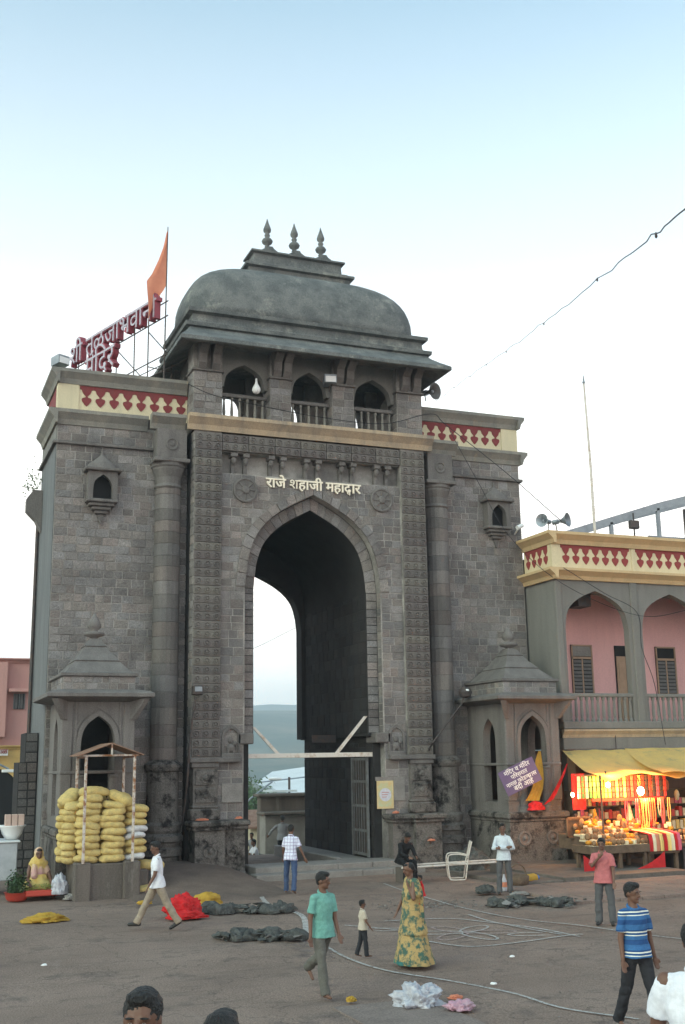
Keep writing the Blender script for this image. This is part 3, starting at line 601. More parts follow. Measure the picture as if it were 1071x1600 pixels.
# little oriel niches on the wings
for xc in (-6.66, 6.98):
    nz = thing('wall_oriel', 'small carved stone oriel with dark arched niche high on the ' + ('left' if xc < 0 else 'right') + ' wing of the gateway', 'oriel', (xc, .8, 10.4))
    mb = MB(); arch_wall(mb, xc - .44, xc + .44, 11.1, 11.95, .29, 11.35, .50, .42, .60, xc); mb.box(xc - .44, xc - .3, .6, .8, 11.1, 11.95); mb.box(xc + .3, xc + .44, .6, .8, 11.1, 11.95); mb.build('niche_frame', M['dressed'], nz)
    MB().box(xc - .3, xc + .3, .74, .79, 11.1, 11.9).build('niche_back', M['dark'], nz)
    mb = MB(); mb.bbox(xc - .56, xc + .56, .28, .8, 11.95, 12.05, .02); mb.loft([((xc, .60, 12.05), .5, .26, (1, 0, 0), (0, 1, 0)), ((xc, .62, 12.2), .42, .22, (1, 0, 0), (0, 1, 0)), ((xc, .68, 12.36), .22, .12, (1, 0, 0), (0, 1, 0)), ((xc, .74, 12.52), .06, .05, (1, 0, 0), (0, 1, 0)), ((xc, .76, 12.72), .02, .02, (1, 0, 0), (0, 1, 0))], 16); mb.build('niche_roof', M['dressed'], nz)
    for k in range(5):
        w_ = .48 - k * .095; MB().bbox(xc - w_, xc + w_, .8 - w_ * .85, .8, 11.1 - (k + 1) * .105, 11.1 - k * .105 - .008, .02).build('corbel_step', M['dressed'], nz)
    MB().prism([(xc - .07, 10.575), (xc + .07, 10.575), (xc, 10.36)], .70, .8).build('pendant', M['dressed'], nz)
# ---------------- pavilion on top
P0, P1 = .12, 3.6
def rectloft(mb, rings, cx=0, cy=1.8):
    vs = []; 
    for hx, hy, z in rings: vs += [(cx - hx, cy - hy, z), (cx + hx, cy - hy, z), (cx + hx, cy + hy, z), (cx - hx, cy + hy, z)]
    m = len(rings); return mb.add(vs, [(i * 4 + k, i * 4 + (k + 1) % 4, i * 4 + 4 + (k + 1) % 4, i * 4 + 4 + k) for i in range(m - 1) for k in range(4)] + [(3, 2, 1, 0), tuple((m - 1) * 4 + k for k in range(4))])
MB().box(-4.0, 4.0, .05, 3.7, 13.42, 13.9).build('pavilion_floor', M['concrete'], gate)
PX_ = ((-4.0, -3.02), (-1.46, -.70), (.70, 1.50), (3.04, 4.0))
for yb in (P0, 2.8):
    for a, b in PX_:
        mb = MB(); mb.box(a + .02, b - .02, yb + .02, yb + .78, 13.88, 16.5); mb.build('pillar', M['mortar'], gate)
        if yb == P0:
            wall(gate, (0, yb + .02, 0), (1, 0, 0), (0, -1, 0), a + .02, b - .02, 13.9, 15.42, w=(.3, .45)); wall(gate, (b - .02, yb, 0), (0, 1, 0), (1, 0, 0), .04, .78, 13.9, 15.4, d=.012); wall(gate, (a + .02, yb, 0), (0, 1, 0), (-1, 0, 0), .04, .78, 13.9, 15.4, d=.012)
    for (a, b) in ((-3.02, -1.46), (-.70, .70), (1.50, 3.04)):
        mb = MB(); arch_wall(mb, a - .02, b + .02, 15.05, 16.55, (b - a) / 2 - .10, 15.05, .80, yb + .25, yb + .55, (a + b) / 2); mb.build('spandrel', M['plaster_grey'], gate)
for xx in (-3.8, 3.5):
    mb = MB(); mb.prism([(.9, 15.3), (.9, 16.5), (2.8, 16.5), (2.8, 15.3), (2.4, 15.75), (1.85, 15.9), (1.3, 15.75)], xx, xx + .3, 'yz'); mb.build('side_spandrel', M['plaster_grey'], gate)
for (a, b) in PX_:
    c = (a + b) / 2; hw = (b - a) / 2
    for s in (-1, 1):
        x = c + s * hw * .45; mb = MB()
        mb.prism([(.14, 15.42), (.06, 15.42), (-.12, 15.62), (-.16, 15.9), (-.42, 16.1), (-.46, 16.34), (.14, 16.34)], x - .13, x + .13, 'yz'); mb.build('bracket', M['dressed'], gate)
    MB().bbox(a - .04, b + .04, .04, .9, 15.40, 15.47, .015).build('pillar_capital', M['dressed'], gate)
for yb in (P0, 2.8):
    for (a, b) in ((-3.02, -1.46), (-.70, .70), (1.50, 3.04)):
        MB().bbox(a, b, yb + .26, yb + .44, 14.72, 14.84, .015).build('handrail', M['dressed'], gate)
        n_ = 6 if b - a > 1.5 else 5
        if yb == P0:
            for k in range(n_):
                x = a + (b - a) * (k + .5) / n_; MB().lathe([(.055, 13.9), (.055, 13.96), (.03, 14.0), (.055, 14.2), (.05, 14.32), (.028, 14.6), (.05, 14.66), (.05, 14.72)], (x, yb + .35, 0), 8).build('baluster', M['cornice'], gate, smooth=True)
mb = MB(); rectloft(mb, [(4.0, 1.75, 16.3), (4.58, 2.66, 16.02), (4.64, 2.72, 16.04), (4.64, 2.72, 16.16), (4.60, 2.67, 16.2), (4.42, 2.3, 16.42), (4.25, 1.95, 16.66), (4.15, 1.82, 16.80)]); mb.build('eave', M['roof'], gate)
mb = MB(); rectloft(mb, [(4.12, 1.78, 16.79), (4.30, 1.93, 16.82), (4.32, 1.95, 16.94), (4.12, 1.78, 16.97), (4.06, 1.72, 17.07), (4.04, 1.7, 17.30), (4.20, 1.86, 17.34), (4.22, 1.88, 17.46), (4.02, 1.7, 17.48)]); mb.build('roof_moulding', M['roof'], gate)
mb = MB(); rings = []
for t, gx, gy in ((0, 1, 1), (.15, 1.005, 1.0), (.3, 1.0, .985), (.42, .985, .95), (.54, .96, .90), (.64, .925, .84), (.73, .88, .77), (.81, .82, .69), (.875, .75, .60), (.925, .67, .51), (.96, .58, .42), (.985, .47, .32), (1.0, .30, .2)):
    rings.append(((0, 1.8, 17.45 + 2.22 * t), 4.06 * gx, 1.62 * gy, (1, 0, 0), (0, 1, 0)))
mb.loft(rings, 80, sup=5.0); mb.build('dome', M['roof'], gate, smooth=True)
mb = MB(); rectloft(mb, [(a_, b_, z_ - .36) for a_, b_, z_ in [(1.85, .62, 19.9), (1.85, .62, 20.10), (1.98, .75, 20.13), (1.98, .75, 20.22), (1.80, .58, 20.26), (1.78, .56, 20.33), (1.62, .42, 20.36), (1.60, .40, 20.72), (1.72, .52, 20.76), (1.72, .52, 20.82), (1.58, .38, 20.85)]]); mb.build('ridge_block', M['roof'], gate)
top = [(-1.58, 20.84), (-1.45, 20.98)]
def bump(c): return [(c - .30, 20.93), (c - .16, 21.02), (c - .10, 21.10), (c + .10, 21.10), (c + .16, 21.02), (c + .30, 20.93)]
pl_ = [(-1.58, 20.84), (-1.45, 20.90)] + bump(-1.0) + [(-.5, 20.86)] + bump(0) + [(.5, 20.86)] + bump(1.0) + [(1.45, 20.90), (1.58, 20.84)]
MB().prism([(a_, z_ - .36) for a_, z_ in pl_], 1.5, 2.1).build('ridge_crest', M['roof'], gate)
for c in (-1.0, 0, 1.0):
    MB().lathe([(.14, 21.08), (.10, 21.12), (.06, 21.15), (.10, 21.20), (.06, 21.26), (.17, 21.34), (.20, 21.42), (.15, 21.50), (.06, 21.55), (.10, 21.62), (.10, 21.66), (.05, 21.70), (.13, 21.78), (.14, 21.86), (.10, 21.98), (.05, 22.12), (.012, 22.27)], (c, 1.8, -.36), 14).build('finial', M['roof'], gate, smooth=True)
# ================================================================ corner shrines in front of the wings
def shrine(x0, x1, yf, label, dark=1.0):
    cx = (x0 + x1) / 2; yb = .8; r = thing('corner_shrine', label, 'shrine', (cx, yf, 0)); cy = (yf + yb) / 2; hx = (x1 - x0) / 2; hy = (yb - yf) / 2
    mb = MB(); arch_wall(mb, x0, x1, 1.9, 4.95, .46, 3.75, .80, yf + .04, yf + .3, cx)
    # side walls with openings
    for sx in (-1, 1):
        xa, xb = sorted((cx + sx * hx * .999, cx + sx * (hx - .26))); A_ = archpts(.40, 3.75, .75, yf + 1.1); n_ = len(A_) // 2
        mb.prism([(yf + 1.5, 1.9), (yb - .01, 1.9), (yb - .01, 4.95), (yf + 1.1, 4.95)] + list(reversed(A_[:n_ + 1])), xa, xb, 'yz'); mb.prism([(yf + 1.1, 4.95), (yf + .3, 4.95), (yf + .3, 1.9), (yf + .7, 1.9)] + list(reversed(A_[n_:])), xa, xb, 'yz')
    mb.box(x0 + .02, x1 - .02, yf + .06, yb - .01, 1.55, 1.92); mb.box(x0 + .02, x1 - .02, yf + .3, yb - .01, 4.7, 4.97)
    mb.build('shrine_wall', M['dressed'], r)
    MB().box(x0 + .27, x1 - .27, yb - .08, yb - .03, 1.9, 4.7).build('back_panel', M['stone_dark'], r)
    mb = MB(); A_ = archpts(.46, 3.75, .80, cx, 5, 2.1); B_ = archpts(.58, 3.75, .95, cx, 5, 2.1); mb.ring(A_, B_, yf - .02, yf + .06); A2 = archpts(.62, 3.75, 1.0, cx, 5, 2.1); B2 = archpts(.66, 3.75, 1.05, cx, 5, 2.1); mb.ring(A2, B2, yf + .015, yf + .06); mb.build('arch_moulding', M['dressed'], r)
    for sx in (-1, 1):
        MB().bbox(*sorted((cx + sx * (hx - .30), cx + sx * (hx + .012))), yf, yf + .25, 1.95, 4.95, .03).build('corner_pilaster', M['dressed'], r)
        MB().bbox(*sorted((cx + sx * (hx - .42), cx + sx * (hx - .34))), yf + .01, yf + .2, 1.95, 4.95, .02).build('pilaster_strip', M['dressed'], r)
        MB().lathe([(.16, 1.6), (.16, 1.75), (.12, 1.8), (.14, 2.0), (.12, 2.2), (.12, 2.9), (.15, 2.95), (.12, 3.0)], (cx + sx * (hx - .55), yf + .02, 0), 10).build('colonnette', M['dressed'], r)
        mb = MB(); xe = cx + sx * hx; mb.add([(xe, yf, 4.45), (xe, yf, 4.98), (xe + sx * .34, yf - .36, 5.0), (xe + sx * .05, yf - .05, 4.45), (xe - sx * .14, yf, 4.45), (xe - sx * .14, yf, 4.98), (xe + sx * .2, yf - .4, 5.0), (xe - sx * .09, yf - .05, 4.45)], [(0, 1, 2, 3), (4, 7, 6, 5), (0, 3, 7, 4), (1, 5, 6, 2), (3, 2, 6, 7), (0, 4, 5, 1)]); mb.build('corner_bracket', M['dressed'], r)
    mb = MB(); mb.bbox(x0 - .02, x1 + .02, yf - .03, yb - .01, 3.02, 3.10, .015); mb.build('impost_band', M['dressed'], r)
    for k in range(2): mb = MB()
    mb = MB(); rectloft(mb, [(hx, hy, 4.93), (hx + .42, hy + .40, 5.03), (hx + .46, hy + .44, 5.05), (hx + .46, hy + .44, 5.14), (hx + .36, hy + .34, 5.2), (hx + .05, hy + .04, 5.26)], cx, cy - .0); mb.build('canopy', M['dressed'], r)
    MB().box(x0 + .0, x1 - .0, yf + .03, yb - .01, 5.2, 5.62).build('drum_wall', M['mortar'], r)
    wall(r, (0, yf + .03, 0), (1, 0, 0), (0, -1, 0), x0, x1, 5.24, 5.62, h=(.19, .2), w=(.2, .36)); wall(r, (x0, 0, 0), (0, 1, 0), (-1, 0, 0), yf + .03, yb, 5.24, 5.62, h=(.19, .2), w=(.2, .36))
    mb = MB(); rectloft(mb, [(hx + .02, hy, 5.60), (hx + .08, hy + .05, 5.63), (hx + .08, hy + .05, 5.70), (hx * .93, hy * .93, 5.74), (hx * .80, hy * .80, 5.88), (hx * .62, hy * .62, 6.06), (hx * .64, hy * .64, 6.09), (hx * .60, hy * .60, 6.12), (hx * .44, hy * .44, 6.30), (hx * .30, hy * .30, 6.50), (hx * .32, hy * .32, 6.53), (hx * .28, hy * .28, 6.56), (hx * .18, hy * .2, 6.70), (hx * .13, hy * .14, 6.76)], cx, cy); mb.build('pyramid_roof', M['dressed'], r)
    MB().lathe([(.16, 6.68), (.10, 6.76), (.12, 6.80), (.30, 6.86), (.30, 6.93), (.12, 6.97), (.10, 7.0), (.19, 7.08), (.20, 7.16), (.15, 7.28), (.07, 7.40), (.015, 7.5)], (cx, cy, 0), 14).build('finial', M['dressed'], r, smooth=True)
    mb = MB(); mb.box(x0 - .04, x1 + .04, yf - .06, yb - .01, -.5, 1.45); mb.build('pedestal', M['sooted'], r)
    mb = MB(); mb.bbox(x0 - .14, x1 + .14, yf - .18, yb - .01, 1.42, 1.62, .05); mb.bbox(x0 - .07, x1 + .07, yf - .1, yb - .01, 1.32, 1.42, .03); mb.build('ledge', M['sooted'], r)
    for xx in (cx - .5, cx + .5): MB().lathe([(.22, yf - .05), (.22, yf - .10), (.16, yf - .10), (.13, yf - .06), (.07, yf - .07), (.03, yf - .13)], (xx, 0, .85), 16, 'y').build('boss', M['dressed'], r)
    return r
shrine(-7.9, -5.95, -1.7, 'stone corner shrine with pyramid roof behind the stack of yellow sacks')
shrine(5.63, 7.55, -1.7, 'stone corner shrine with pyramid roof beside the lit stall, yellow cloth in its arch')
# ================================================================ lettering
def letters(parent, text, org, xa, za, width=None, size=1.0, depth=.05, m=None, bold=.0, name='letter', center=False, rim=None):
    """raised Devanagari letters, one mesh per glyph; text in visual order, '{..}' marks a ligature drawn as a stack"""
    org, xa, za = Vector(org), Vector(xa).normalized(), Vector(za).normalized(); na = xa.cross(za).normalized()
    def mk(s_, sz):
        cu = bpy.data.curves.new('t', 'FONT'); cu.body = s_; cu.size = sz; cu.offset = (0.0 if s_ == 'श' else bold) * sz; cu.resolution_u = 3; o = bpy.data.objects.new('t', cu)
        me, bb = evaluate(o); xm = bb[6][0]; bpy.data.objects.remove(o); bpy.data.curves.remove(cu); return me, xm
    I_ = mk('मI', 1)[1]; plan = []; pre = ''; extra = 0
    toks = []; i = 0
    while i < len(text):
        if text[i] == '{': j = text.index('}', i); toks.append(text[i + 1:j]); i = j + 1
        else: toks.append(text[i]); i += 1
    for t in toks:
        adv = mk(pre + 'मI', 1)[1] - I_ + extra
        if len(t) == 1:
            if t != ' ': plan.append((t, adv, 0, 1.0))
            pre += t
        elif t == 'द्व': plan += [('द', adv, 0, 1.0), ('व', adv + .20, -.17, .50)]; pre += 'द'; extra += .05
        elif t == 'श्र': plan += [('श', adv, 0, 1.0), ('/', adv + .13, -.06, .42)]; pre += 'श'
        elif t == 'ण्य': plan += [('ण', adv, 0, 1.0), ('य', adv + .42, 0, 1.0)]; pre += 'णय'; extra -= .18
    tot = mk(pre + 'मI', 1)[1] - I_ + extra
    if width: size = width / tot
    x0 = -tot * size / 2 if center else 0
    for n_, (ch, ax_, dz, s_) in enumerate(plan):
        me, _ = mk(ch, size * s_); lift = (n_ % 3) * .004
        bm = bmesh.new(); bm.from_mesh(me); bpy.data.meshes.remove(me); bmesh.ops.remove_doubles(bm, verts=bm.verts, dist=1e-5)
        r = bmesh.ops.extrude_face_region(bm, geom=bm.faces[:]); vv = [g for g in r['geom'] if isinstance(g, bmesh.types.BMVert)]
        bmesh.ops.translate(bm, verts=vv, vec=(0, 0, depth + lift)); bm.verts.index_update()
        mb = MB(); vs = [org + xa * (x0 + ax_ * size + v.co.x) + za * (dz * size + v.co.y) + na * v.co.z for v in bm.verts]; fs = [tuple(v.index for v in f.verts) for f in bm.faces]; bm.free()
        if vs: mb.add(vs, fs); mb.build(name, m, parent)
ms = thing('gateway_name_sign', 'raised cream Devanagari lettering on the wall above the gateway arch', 'sign', (0, .05, 11.8))
letters(ms, 'राजे शहाजी महा{द्व}ार', (-1.60, .085, 11.76), (1, 0, 0), (0, 0, 1), width=3.22, depth=.05, m=M['lettering'], bold=.018)
# rooftop name sign: red box letters on a pipe frame
rs = thing('rooftop_sign', 'red box letters on a thin pipe frame above the left parapet', 'sign', (-5.2, 1.2, 15.2))
sd = Vector((.3206, -.9472, 0)); e0 = Vector((-6.78, 6.55, 16.95)); 
def boxletters(text, org, width, m, rimm):
    letters(rs, text, org, sd, (0, 0, 1), width=width, depth=.20, m=m, bold=.028, name='sign_letter')
    letters(rs, text, Vector(org) + Vector((-.9472, -.3206, 0)) * .21, sd, (0, 0, 1), width=width, depth=.02, m=rimm, bold=-.004, name='neon_rim')
boxletters('{श्र}ी तुळजाभवानी', (-6.80, 6.6, 17.35), 6.0, M['sign_red'], M['sign_edge'])
boxletters('मंिदर', (-6.42, 5.4, 16.45), 2.1, M['sign_red'], M['sign_edge'])
mb = MB()
def P(s, z, o=0.0): p = Vector((-6.80, 6.6, 0)) + sd * s + Vector((.9472, .3206, 0)) * o; return (p.x, p.y, z)
for s in (.3, 1.6, 3.1, 4.3, 5.2): mb.tube([P(s, 15.1), P(s, 18.0)], .022, 6)
mb.tube([P(-.2, 17.3), P(6.4, 17.3)], .022, 6); mb.tube([P(.2, 16.0), P(6.4, 16.0)], .02, 6); mb.tube([P(-.2, 17.8), P(6.4, 17.8)], .02, 6)
for s in (3.1, 5.2): mb.tube([P(s, 17.1), P(s, 16.4, .9), P(s, 15.1, .9)], .018, 6); mb.tube([P(s, 15.9), P(s, 15.9, .9)], .016, 6)
mb.tube([P(3.4, 15.7, .3), (-3.9, .9, 16.1)], .03, 6); mb.tube([P(3.6, 15.95, .3), (-3.9, 1.0, 16.35)], .015, 6)
mb.build('pipe_frame', M['iron'], rs)
fl = thing('rooftop_flag', 'saffron pennant drooping from a thin pole beside the rooftop sign', 'flag', (-4.70, 1.0, 15.2))
MB().tube([(-4.74, 1.0, 15.1), (-4.70, 1.0, 20.6)], [.028, .016], 6).build('pole', M['iron'], fl)
mb = MB(); n = 10
edge = [(-4.705, 20.45, -4.72, 20.45), (-4.705, 20.1, -4.82, 19.9), (-4.705, 19.7, -4.98, 19.4), (-4.705, 19.2, -5.20, 18.85), (-4.705, 18.8, -5.38, 18.55), (-4.71, 18.55, -5.36, 18.2), (-4.80, 18.35, -5.33, 17.9), (-4.95, 18.1, -5.30, 17.6), (-5.08, 17.85, -5.30, 17.35), (-5.2, 17.6, -5.32, 17.1)]
for a, b, c, d in edge:
    for k in range(7): t = k / 6; mb.v.append((a * (1 - t) + c * t, 1.0 + .10 * sin(t * 5 + b * 1.7) * (t + .05), b * (1 - t) + d * t))
mb.f = [(i * 7 + k, i * 7 + k + 1, i * 7 + 8 + k, i * 7 + 7 + k) for i in range(len(edge) - 1) for k in range(6)]
mb.build('pennant', M['saffron'], fl, smooth=True, fixn=False)
# lamps and small equipment on the gateway
def floodlight(label, x, y, z, sx=.3, rz=0, group=None, m='steel'):
    o = thing('floodlight', label, 'floodlight', (x, y, z), group); mb = MB(); mb.prism([(-.20, -.12), (.20, -.16), (.20, .12), (-.20, .16)], -.2 * sx / .3, .2 * sx / .3, 'yz'); mb.v = [(a + x, b + y, c + z) for a, b, c in mb.v]; mb.build('housing', M[m], o)
    MB().box(x - .17, x + .17, y - .222, y - .204, z - .11, z + .09).build('glass', M['white'], o)
    MB().tube([(x, y + .1, z - .1), (x, y + .12, z - .35)], .02, 6).build('bracket', M['iron'], o); o.rotation_euler.z = rz; return o
floodlight('square grey floodlight on the left end of the roof parapet', -8.0, 1.0, 15.5, rz=.5)
floodlight('small floodlight hung in the middle arch of the pavilion', .62, .1, 15.55, rz=-.2)
hl = thing('pole_lamp', 'dark lamp on a curved black pole left of the gateway arch', 'lamp', (-4.09, -.3, .3)); MB().tube([(p.x, p.y, p.z) for p in catmull([(-4.12, .2, 1.5), (-4.12, -.3, 2.6), (-4.08, -.32, 3.4), (-4.0, -.32, 4.4), (-3.9, -.32, 5.15)], 5)], .028, 6).build('pole', M['iron'], hl)
MB().bbox(-4.0, -3.70, -.46, -.2, 5.2, 5.48, .03).build('housing', M['iron'], hl); MB().box(-3.96, -3.74, -.48, -.465, 5.30, 5.44).build('glass', M['steel'], hl)
hl = thing('pole_lamp', 'round dark lamp on a straight black pole right of the gateway arch', 'lamp', (3.77, -.3, 3.7)); MB().tube([(3.77, 0, 3.5), (3.77, -.3, 3.75), (4.86, -.3, 4.98), (4.95, -.3, 5.2)], .03, 6).build('pole', M['iron'], hl)
MB().lathe([(.06, 5.15), (.18, 5.2), (.22, 5.35), (.12, 5.5), (.04, 5.53)], (5.0, -.3, 0), 12).build('housing', M['iron'], hl); MB().ell((5.0, -.42, 5.38), (.09, .08, .07)).build('glass', M['white'], hl)
o = thing('hanging_bulb', 'white bulb lamp hanging at the left pavilion railing', 'lamp', (-1.92, .1, 15.1)); MB().lathe([(.03, 15.3), (.04, 15.18), (.05, 15.12), (.13, 14.98), (.14, 14.9), (.10, 14.82), (.03, 14.78)], (-1.95, .0, 0), 14).build('bulb', M['white'], o, smooth=True); MB().tube([(-1.95, .0, 15.3), (-2.0, .1, 15.45)], .02, 6).build('stem', M['iron'], o)
def horn(name, label, c, d, r=.26, L_=.42, m='zincdark', stand=None):
    c = Vector(c); d = Vector(d).normalized(); o = thing(name, label, 'loudspeaker', c); mb = MB(); pts = [c - d * L_, c - d * (L_ * .7), c - d * (L_ * .45), c - d * (L_ * .2), c]; mb.tube(pts, [r * .12, r * .2, r * .38, r * .66, r], 18, cap=False); mb.build('horn', M[m], o, smooth=True)
    MB().tube([c - d * (L_ + .14), c - d * (L_ * .85)], [r * .34, r * .34], 12).build('driver', M['steel'], o); MB().ell(c - d * L_ * .3, (r * .2, r * .2, r * .2)).build('centre_cone', M['steel'], o)
    MB().tube([c - d * (L_ + .05), c - d * L_ - Vector((0, 0, stand or .3))], .018, 6).build('stand', M['iron'], o)
horn('loudspeaker', 'dark round horn loudspeaker at the right side of the pavilion', (4.55, .2, 15.65), (.35, -.9, -.1), .30, .45, 'greyiron')
horn('loudspeaker', 'pale horn loudspeaker on the parapet corner pointing left', (7.78, -1.0, 11.05), (-.86, -.5, -.05), .23)
horn('loudspeaker', 'grey horn loudspeaker on the parapet corner pointing right', (8.72, -1.15, 11.10), (.55, -.83, .05), .25, m='steel')
cc = thing('security_camera', 'small white camera on the right edge of the gateway wall', 'camera', (7.75, .5, 11.1)); MB().tube([(7.62, .35, 11.05), (7.86, .40, 11.16)], .075, 10).build('body', M['white'], cc); MB().tube([(7.74, .4, 11.1), (7.76, .8, 10.9)], .03, 6).build('arm', M['white'], cc)
# steel beam, braces and gate leaf in the arch
bm_ = thing('steel_door_frame', 'pale steel beam with two diagonal braces across the arch', 'door frame', (0, .3, 3.3))
MB().bbox(-2.06, 2.06, .5, .58, 3.36, 3.50, .01).build('beam', M['whiteiron'], bm_)
for a, b in (((-1.88, 4.30), (-1.1, 3.50)), ((1.85, 4.62), (.86, 3.50))): MB().prism([(a[0] - .05, a[1]), (a[0] + .06, a[1]), (b[0] + .07, b[1]), (b[0] - .06, b[1])], .51, .57).build('brace', M['whiteiron'], bm_)
for a in (0,): MB().box(1.0, 1.86, 3.2, 3.23, 3.85, 4.1).build('notice_board', M['trouser_dark'] if 0 else M['iron'], bm_)
gl = thing('gate_leaf', 'grey iron gate leaf folded back against the right side of the arch', 'gate', (1.95, .6, .3))
mb = MB()
for y in (.66, 1.9): mb.box(1.90, 1.97, y, y + .09, .3, 3.34)
mb.build('stile', M['greyiron'], gl)
for z in (.34, 1.05, 1.8, 2.55, 3.25): MB().box(1.905, 1.965, .75, 1.9, z, z + .08).build('rail', M['greyiron'], gl)
MB().box(1.93, 1.95, .75, 1.9, .4, 3.3).build('sheet', M['iron'], gl)
for y in (.95, 1.15, 1.35, 1.55, 1.75): MB().tube([(1.905, y, .38), (1.905, y, 3.3)], .014, 5).build('bar', M['greyiron'], gl)
ps = thing('poster', 'orange edged poster with a pale round picture on the gateway wall', 'poster', (2.2, .0, 1.8))
MB().box(1.98, 2.54, .05, .065, 1.78, 2.62).build('sheet', mat('poster_ground', (.62, .50, .28), .6, (.55, .42, .20), 6), ps)
MB().box(2.03, 2.49, .046, .0495, 1.84, 2.56).build('inner_sheet', mat('poster_green', (.44, .50, .32), .6, (.62, .42, .18), 3), ps)
MB().lathe([(.2, .0455), (.2, .043)], (2.26, 0, 2.20), 24, 'y').build('round_picture', mat('poster_round', (.60, .60, .66), .6, (.45, .47, .55), 12), ps)
for k in range(3): MB().box(2.14, 2.38 - k * .04, .039, .042, 2.26 - k * .07, 2.28 - k * .07).build('text_line', M['iris'] if k == 9 else mat('faded_red_print', (.45, .18, .16), .6), ps)
o = MB(); o.box(1.95, 2.68, .075, .085, 2.62, 2.74).build('paste_patch', M['slab'], gate)
MB().bbox(2.55, 2.95, .07, .10, 2.0, 2.72, .01).build('pale_patch', M['slab'], gate)
MB().bbox(-2.98, -2.34, .06, .10, 2.1, 2.65, .01).build('pale_patch', M['slab'], gate)
# purple warning board, tilted, in front of the right shrine
pb = thing('notice_board', 'tilted purple board with white Devanagari writing on the right shrine', 'sign', (5.9, -2.1, 2.6))
ca, sa_ = cos(radians(24)), sin(radians(24)); X_ = Vector((ca * .97, -.22 * ca, sa_)).normalized(); Z_ = Vector((-sa_, .05, ca)); Z_ = (Z_ - X_ * Z_.dot(X_)).normalized(); N_ = X_.cross(Z_)
C_ = Vector((5.80, -2.15, 2.70)); mb = MB(); hw, hh = .60, .38
mb.add([C_ + X_ * a + Z_ * b + N_ * c for c in (0, -.03) for a, b in ((-hw, -hh), (hw, -hh), (hw, hh), (-hw, hh))], [(0, 1, 2, 3), (7, 6, 5, 4), (0, 4, 5, 1), (1, 5, 6, 2), (2, 6, 7, 3), (3, 7, 4, 0)]); mb.build('board', M['purple'], pb)
for k, (t, w_) in enumerate((('मंिदर व मंिदर', .88), ('परिसरात'.replace('रि', 'िर'), .56), ('नारळ फोड{ण्य}ास', 1.04), ('बंदी आहे', .66))): letters(pb, t, C_ + X_ * -.0 + Z_ * (.20 - k * .175) + N_ * .002, X_, Z_, width=w_, depth=.006, m=M['white'], bold=.008, center=True)
# ================================================================ pink arcaded building on the right
pk = thing('arcaded_building', 'grey and pink two storey building with pointed arcade and yellow parapet', 'building', (8.1, -1, 0))
XR = 24.0; c0 = 9.72; pit = 3.06
mb = MB()
xx = 8.12
for i in range(5):
    a = c0 - 1.53 + i * pit; mb = MB(); arch_wall(mb, (8.12 if i == 0 else a), a + pit - .004, 4.35, 9.12, 1.25, 7.45, 1.28, -1.0, -.72, c0 + i * pit); mb.build('arcade_bay', M['plaster_grey'], pk)
    w_ = MB(); x = a + pit; w_.bbox(x - .14, x + .14, -1.06, -.9, 4.35, 9.1, .03); w_.build('pilaster', M['plaster_grey'], pk)
MB().bbox(8.13, 8.36, -1.05, -.9, 4.35, 9.1, .03).build('pilaster', M['plaster_grey'], pk)
MB().box(8.14, 8.40, -.71, 6, 3.5, 9.1).build('side_wall', M['plaster_grey'], pk)
MB().box(8.41, XR, .9, 1.1, 4.3, 9.1).build('inner_wall', M['pink'], pk)
MB().box(8.41, XR, -.71, .895, 8.9, 9.1).build('veranda_ceiling', M['plaster_grey'], pk)
MB().box(9.5, 10.0, -.3, .4, 8.3, 8.9).build('ceiling_beam', M['iron'], pk)
for i in range(4):
    x = 9.83 + 3.57 * i
    fr = MB(); fr.box(x, x + .86, .86, .895, 5.38, 7.1); f = fr.build('window', M['dark'], pk)
    for a, b, c, d in ((x, x + .05, 5.38, 7.1), (x + .81, x + .86, 5.38, 7.1), (x + .40, x + .45, 5.38, 6.62), (x, x + .86, 6.60, 6.68), (x, x + .86, 7.05, 7.1), (x, x + .86, 5.36, 5.42)): MB().box(a, b, .82, .858, c, d).build('frame_bar', M['pink'] if i > 9 else M['door'], f)
    if i != 1: MB().box(x + .06, x + .80, .83, .85, 6.70, 7.04).build('fanlight', M['slab'], f)
    for hx in (x + .06, x + .46):
        for k in range(9):
            z = 5.44 + k * .128; s_ = MB(); s_.prism([(.80, z), (.83, z + .10), (.845, z + .10), (.815, z)], hx, hx + .33, 'yz'); s_.build('louvre', M['shutter'], f)
x = 11.66; d_ = MB().box(x, x + .82, .85, .895, 4.35, 7.1).build('door', M['dark'], pk)
for hx in (x + .02, x + .42): MB().bbox(hx, hx + .38, .81, .848, 4.35, 6.72, .01).build('door_panel', M['door'], d_); 
for hx in (x + .09, x + .49):
    for z in (4.5, 5.6): MB().bbox(hx, hx + .24, .795, .815, z, z + .9, .01).build('raised_panel', M['door'], d_)
for i in range(5):
    a = c0 - 1.28 + i * pit; b = a + 2.56
    MB().bbox(a - .05, b + .05, -.99, -.82, 5.18, 5.30, .02).build('handrail', M['plaster_grey'], pk); 
    n_ = 12
    for k in range(n_):
        x = a + (b - a) * (k + .5) / n_; q = MB(); q.lathe([(.07, 4.38), (.07, 4.44), (.045, 4.5), (.06, 4.6), (.05, 4.95), (.045, 5.05), (.07, 5.12), (.07, 5.18)], (x, -.90, 0), 6); q.build('baluster', M['plaster_grey'], pk)
MB().bbox(8.12, XR, -1.12, 6, 4.14, 4.38, .02).build('balcony_floor', M['plaster_grey'], pk)
cornice('balcony_band', M['ochre'], 8.10, XR, -1.0, 3.86, 4.13, .16, parent=pk)
MB().bbox(8.12, XR, -1.04, -.6, 3.48, 3.86, .02).build('lintel_beam', M['plaster_grey'], pk)
